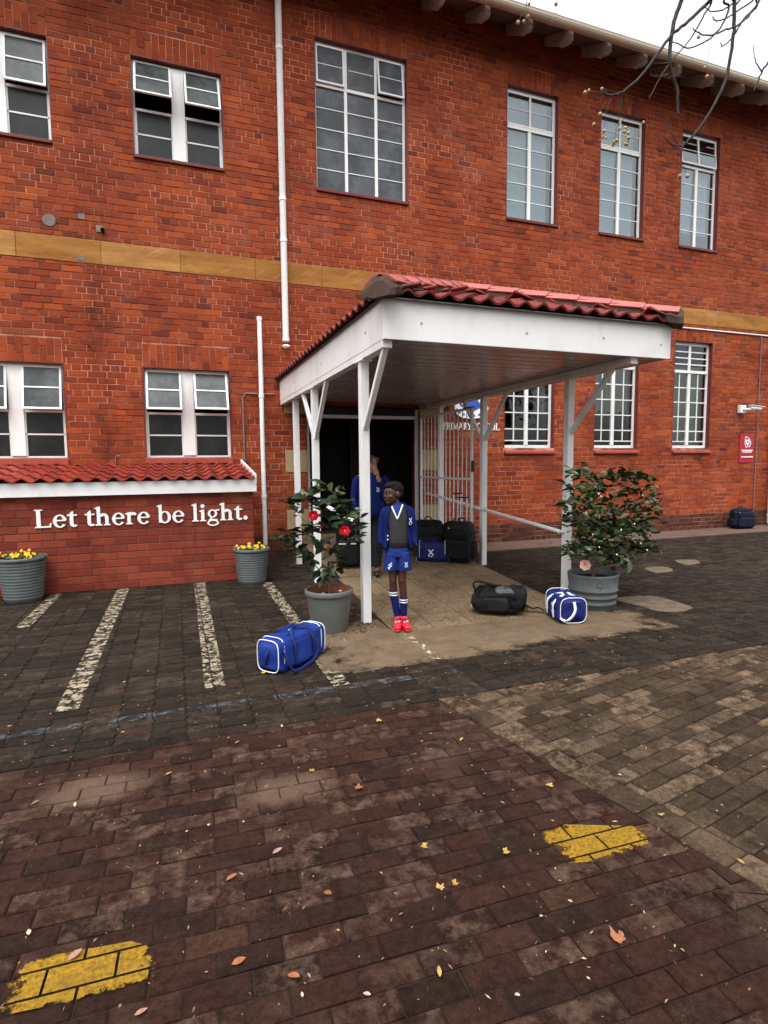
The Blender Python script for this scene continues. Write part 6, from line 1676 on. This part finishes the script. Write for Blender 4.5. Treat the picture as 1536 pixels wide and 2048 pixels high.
# ------------------------------------------------------------------ fallen leaves and litter
def litter_mat(name, c0, c1):
    a = NT(name); c = a.ramp(a.rand(), [(0., c0), (1., c1)])
    c = a.mix(a.ramp(a.noise(60, 3), [(.4, 0.), (.7, .6)]), c, a.mix(1, c, (.45, .35, .3), 'MULTIPLY'))
    return a.pbr(c, .65, .3)
M['dry_orange'] = litter_mat('dry_orange_leaf', (.22, .075, .03), (.32, .13, .06)); M['dry_pink'] = litter_mat('dry_pinkish_leaf', (.25, .12, .09), (.34, .19, .15))
M['dry_yellow'] = litter_mat('dry_yellow_leaf', (.32, .20, .04), (.42, .29, .10)); M['dry_pale'] = litter_mat('dry_pale_leaf', (.34, .25, .16), (.50, .44, .34))
def lobed(name, s, mat):       # ragged lobed leaf, curled
    mb = MB(); n = 22; vs = [(0, 0, .004)]
    for k in range(n):
        a = 2 * pi * k / n; r = s * (.70 + .18 * cos(5 * a + .4) + .10 * cos(3 * a + 1)) * (1.25 if abs(a - pi / 2) < .6 else .85) * R.uniform(.78, 1.12)
        vs.append((r * cos(a), r * sin(a), .003 + .30 * r * r / s + R.uniform(0, .006)))
    mb.add(vs, [(0, 1 + k, 1 + (k + 1) % n) for k in range(n)]); return mesh_of(mb, name, mat, True)
G_ = 'fallen leaves on the paving'
def leaf_at(px, py, me, lab, s=1., rz_=None):
    p = on_z(px, py, .004)
    z = .006
    if RX0 < p.x < RX1 and -4.8 < p.y < 0: z = rz(p.y) + .01
    o = bpy.data.objects.new('fallen_leaf', me); COL.objects.link(o); o.location = (p.x, p.y, z); o.rotation_euler = (R.uniform(-.15, .15), R.uniform(-.15, .15), R.uniform(0, 6.3) if rz_ is None else rz_); o.scale = (s, s, s)
    tag(o, lab, 'leaf', G_)
oak = lobed('lobed_leaf', .042, M['dry_orange']); small = lobed('lobed_leaf', .028, M['dry_yellow'])
def flat_leaf(mat, L=.06, W=.03, c=-.25): return leaf_mesh('dry_leaf', L, W, .45, c, mat, 4)
pk, ye, pa, og = flat_leaf(M['dry_pink']), flat_leaf(M['dry_yellow'], .045, .02), flat_leaf(M['dry_pale'], .035, .02), flat_leaf(M['dry_orange'], .055, .03)
leaf_at(1238, 1880, oak, 'curled orange lobed leaf alone on the red pavers at the lower right', .85)
leaf_at(717, 1578, lobed('lobed_leaf', .034, M['dry_orange']), 'small orange lobed leaf near the middle of the red pavers')
for x, y, m_, lb in ((135, 1922, pk, 'pinkish dry leaf lying on the left yellow paint mark'), (545, 1708, pk, 'pale pink oval leaf in the middle of the red pavers'), (452, 1762, og, 'folded orange brown leaf left of centre on the red pavers'), (648, 1784, og, 'flat orange leaf below the centre of the red pavers'), (463, 1930, og, 'upright curled orange leaf near the bottom, right of the left yellow mark'), (575, 1950, og, 'narrow orange leaf near the bottom edge of the red pavers'), (564, 1455, pa, 'white petal-like leaf just below the seam of the dark pavers'), (124, 1503, og, 'orange leaf on the seam at the left'), (293, 1343, pa, 'pale crumpled leaf between two white bay lines'), (1195, 1280, og, 'orange leaf on the dark pavers right of the screed'), (1490, 1729, ye, 'yellow leaf on the brown pavers at the right edge'), (1428, 1533, ye, 'narrow yellow leaf on the brown pavers'), (690, 1282, pa, 'white leaf in front of the red camellia pot'), (920, 1482, ye, 'small yellow leaf by the pale scuff on the red pavers')):
    leaf_at(x, y, m_, lb, R.uniform(.65, .85))
for x, y in ((625, 1543), (1100, 1573), (1012, 1707), (848, 1696), (910, 1770), (882, 1778), (757, 1443), (1322, 1632)):
    leaf_at(x, y, small, 'small shrivelled yellow leaf scrap on the pavers', R.uniform(.6, .95))
for x, y in ((1085, 1831), (1146, 1805), (880, 1955), (1173, 1954), (58, 1871), (268, 2032), (742, 1990), (605, 1996), (1040, 1990), (150, 1614), (372, 1662), (488, 1642), (418, 1648), (960, 1300), (1412, 1226), (1250, 1276), (1300, 1110), (640, 1330), (470, 1487), (1130, 1362), (1395, 1200), (820, 1400), (245, 1365), (60, 1610), (330, 1550), (1260, 1236), (1500, 1200)):
    leaf_at(x, y, R.choice((pk, pa, pa, ye)), 'small pale dry leaf scattered on the pavers', R.uniform(.45, .85))
# fine litter
lt = MB()
def bit(x, y, z, s):
    a = R.uniform(0, 6.3); l_, w_ = s * R.uniform(.6, 1.5), s * R.uniform(.08, .4)
    ca, sa = cos(a), sin(a)
    lt.add([(x + ca * l_, y + sa * l_, z + .001), (x - sa * w_, y + ca * w_, z + R.uniform(.001, .006)), (x - ca * l_, y - sa * l_, z + .001), (x + sa * w_, y - ca * w_, z + R.uniform(.0, .003))], [(0, 1, 2, 3)])
for k in range(2600):
    u = R.random()
    if u < .62: x, y = R.uniform(-1.4, 4.5), R.uniform(-8.8, -5.6)
    elif u < .9: x, y = R.uniform(-2.5, 9), R.uniform(-6.3, -1.0)
    else: x, y = R.uniform(.9, 1.7), R.uniform(-5.2, -2)
    if (1.86 < x < 4.02 and y > -4.87) or (x < 1.05 and y > -1.75): continue
    bit(x, y, .003, R.uniform(.003, .011))
stuff(lt.build('leaf_litter', litter_mat('litter_bits', (.20, .11, .05), (.42, .33, .20))))
dl = MB()
def heap(x, y): 
    a = R.uniform(0, 6.3); s = R.uniform(.015, .035)
    dl.add([(x + s * cos(a), y + s * sin(a), .004), (x - s * .5 * sin(a), y + s * .5 * cos(a), .004 + s * .5), (x - s * cos(a), y - s * sin(a), .006), (x + s * .5 * sin(a), y - s * .5 * cos(a), .004 + s * .3)], [(0, 1, 2, 3)])
for k in range(70): heap(R.gauss(1.66, .08), R.uniform(-4.7, -3.6))
for k in range(90): heap(R.uniform(1.05, 1.8), R.gauss(-.75, .2))
stuff(dl.build('dead_leaf_drift', litter_mat('brown_leaf', (.06, .03, .018), (.16, .08, .04))))
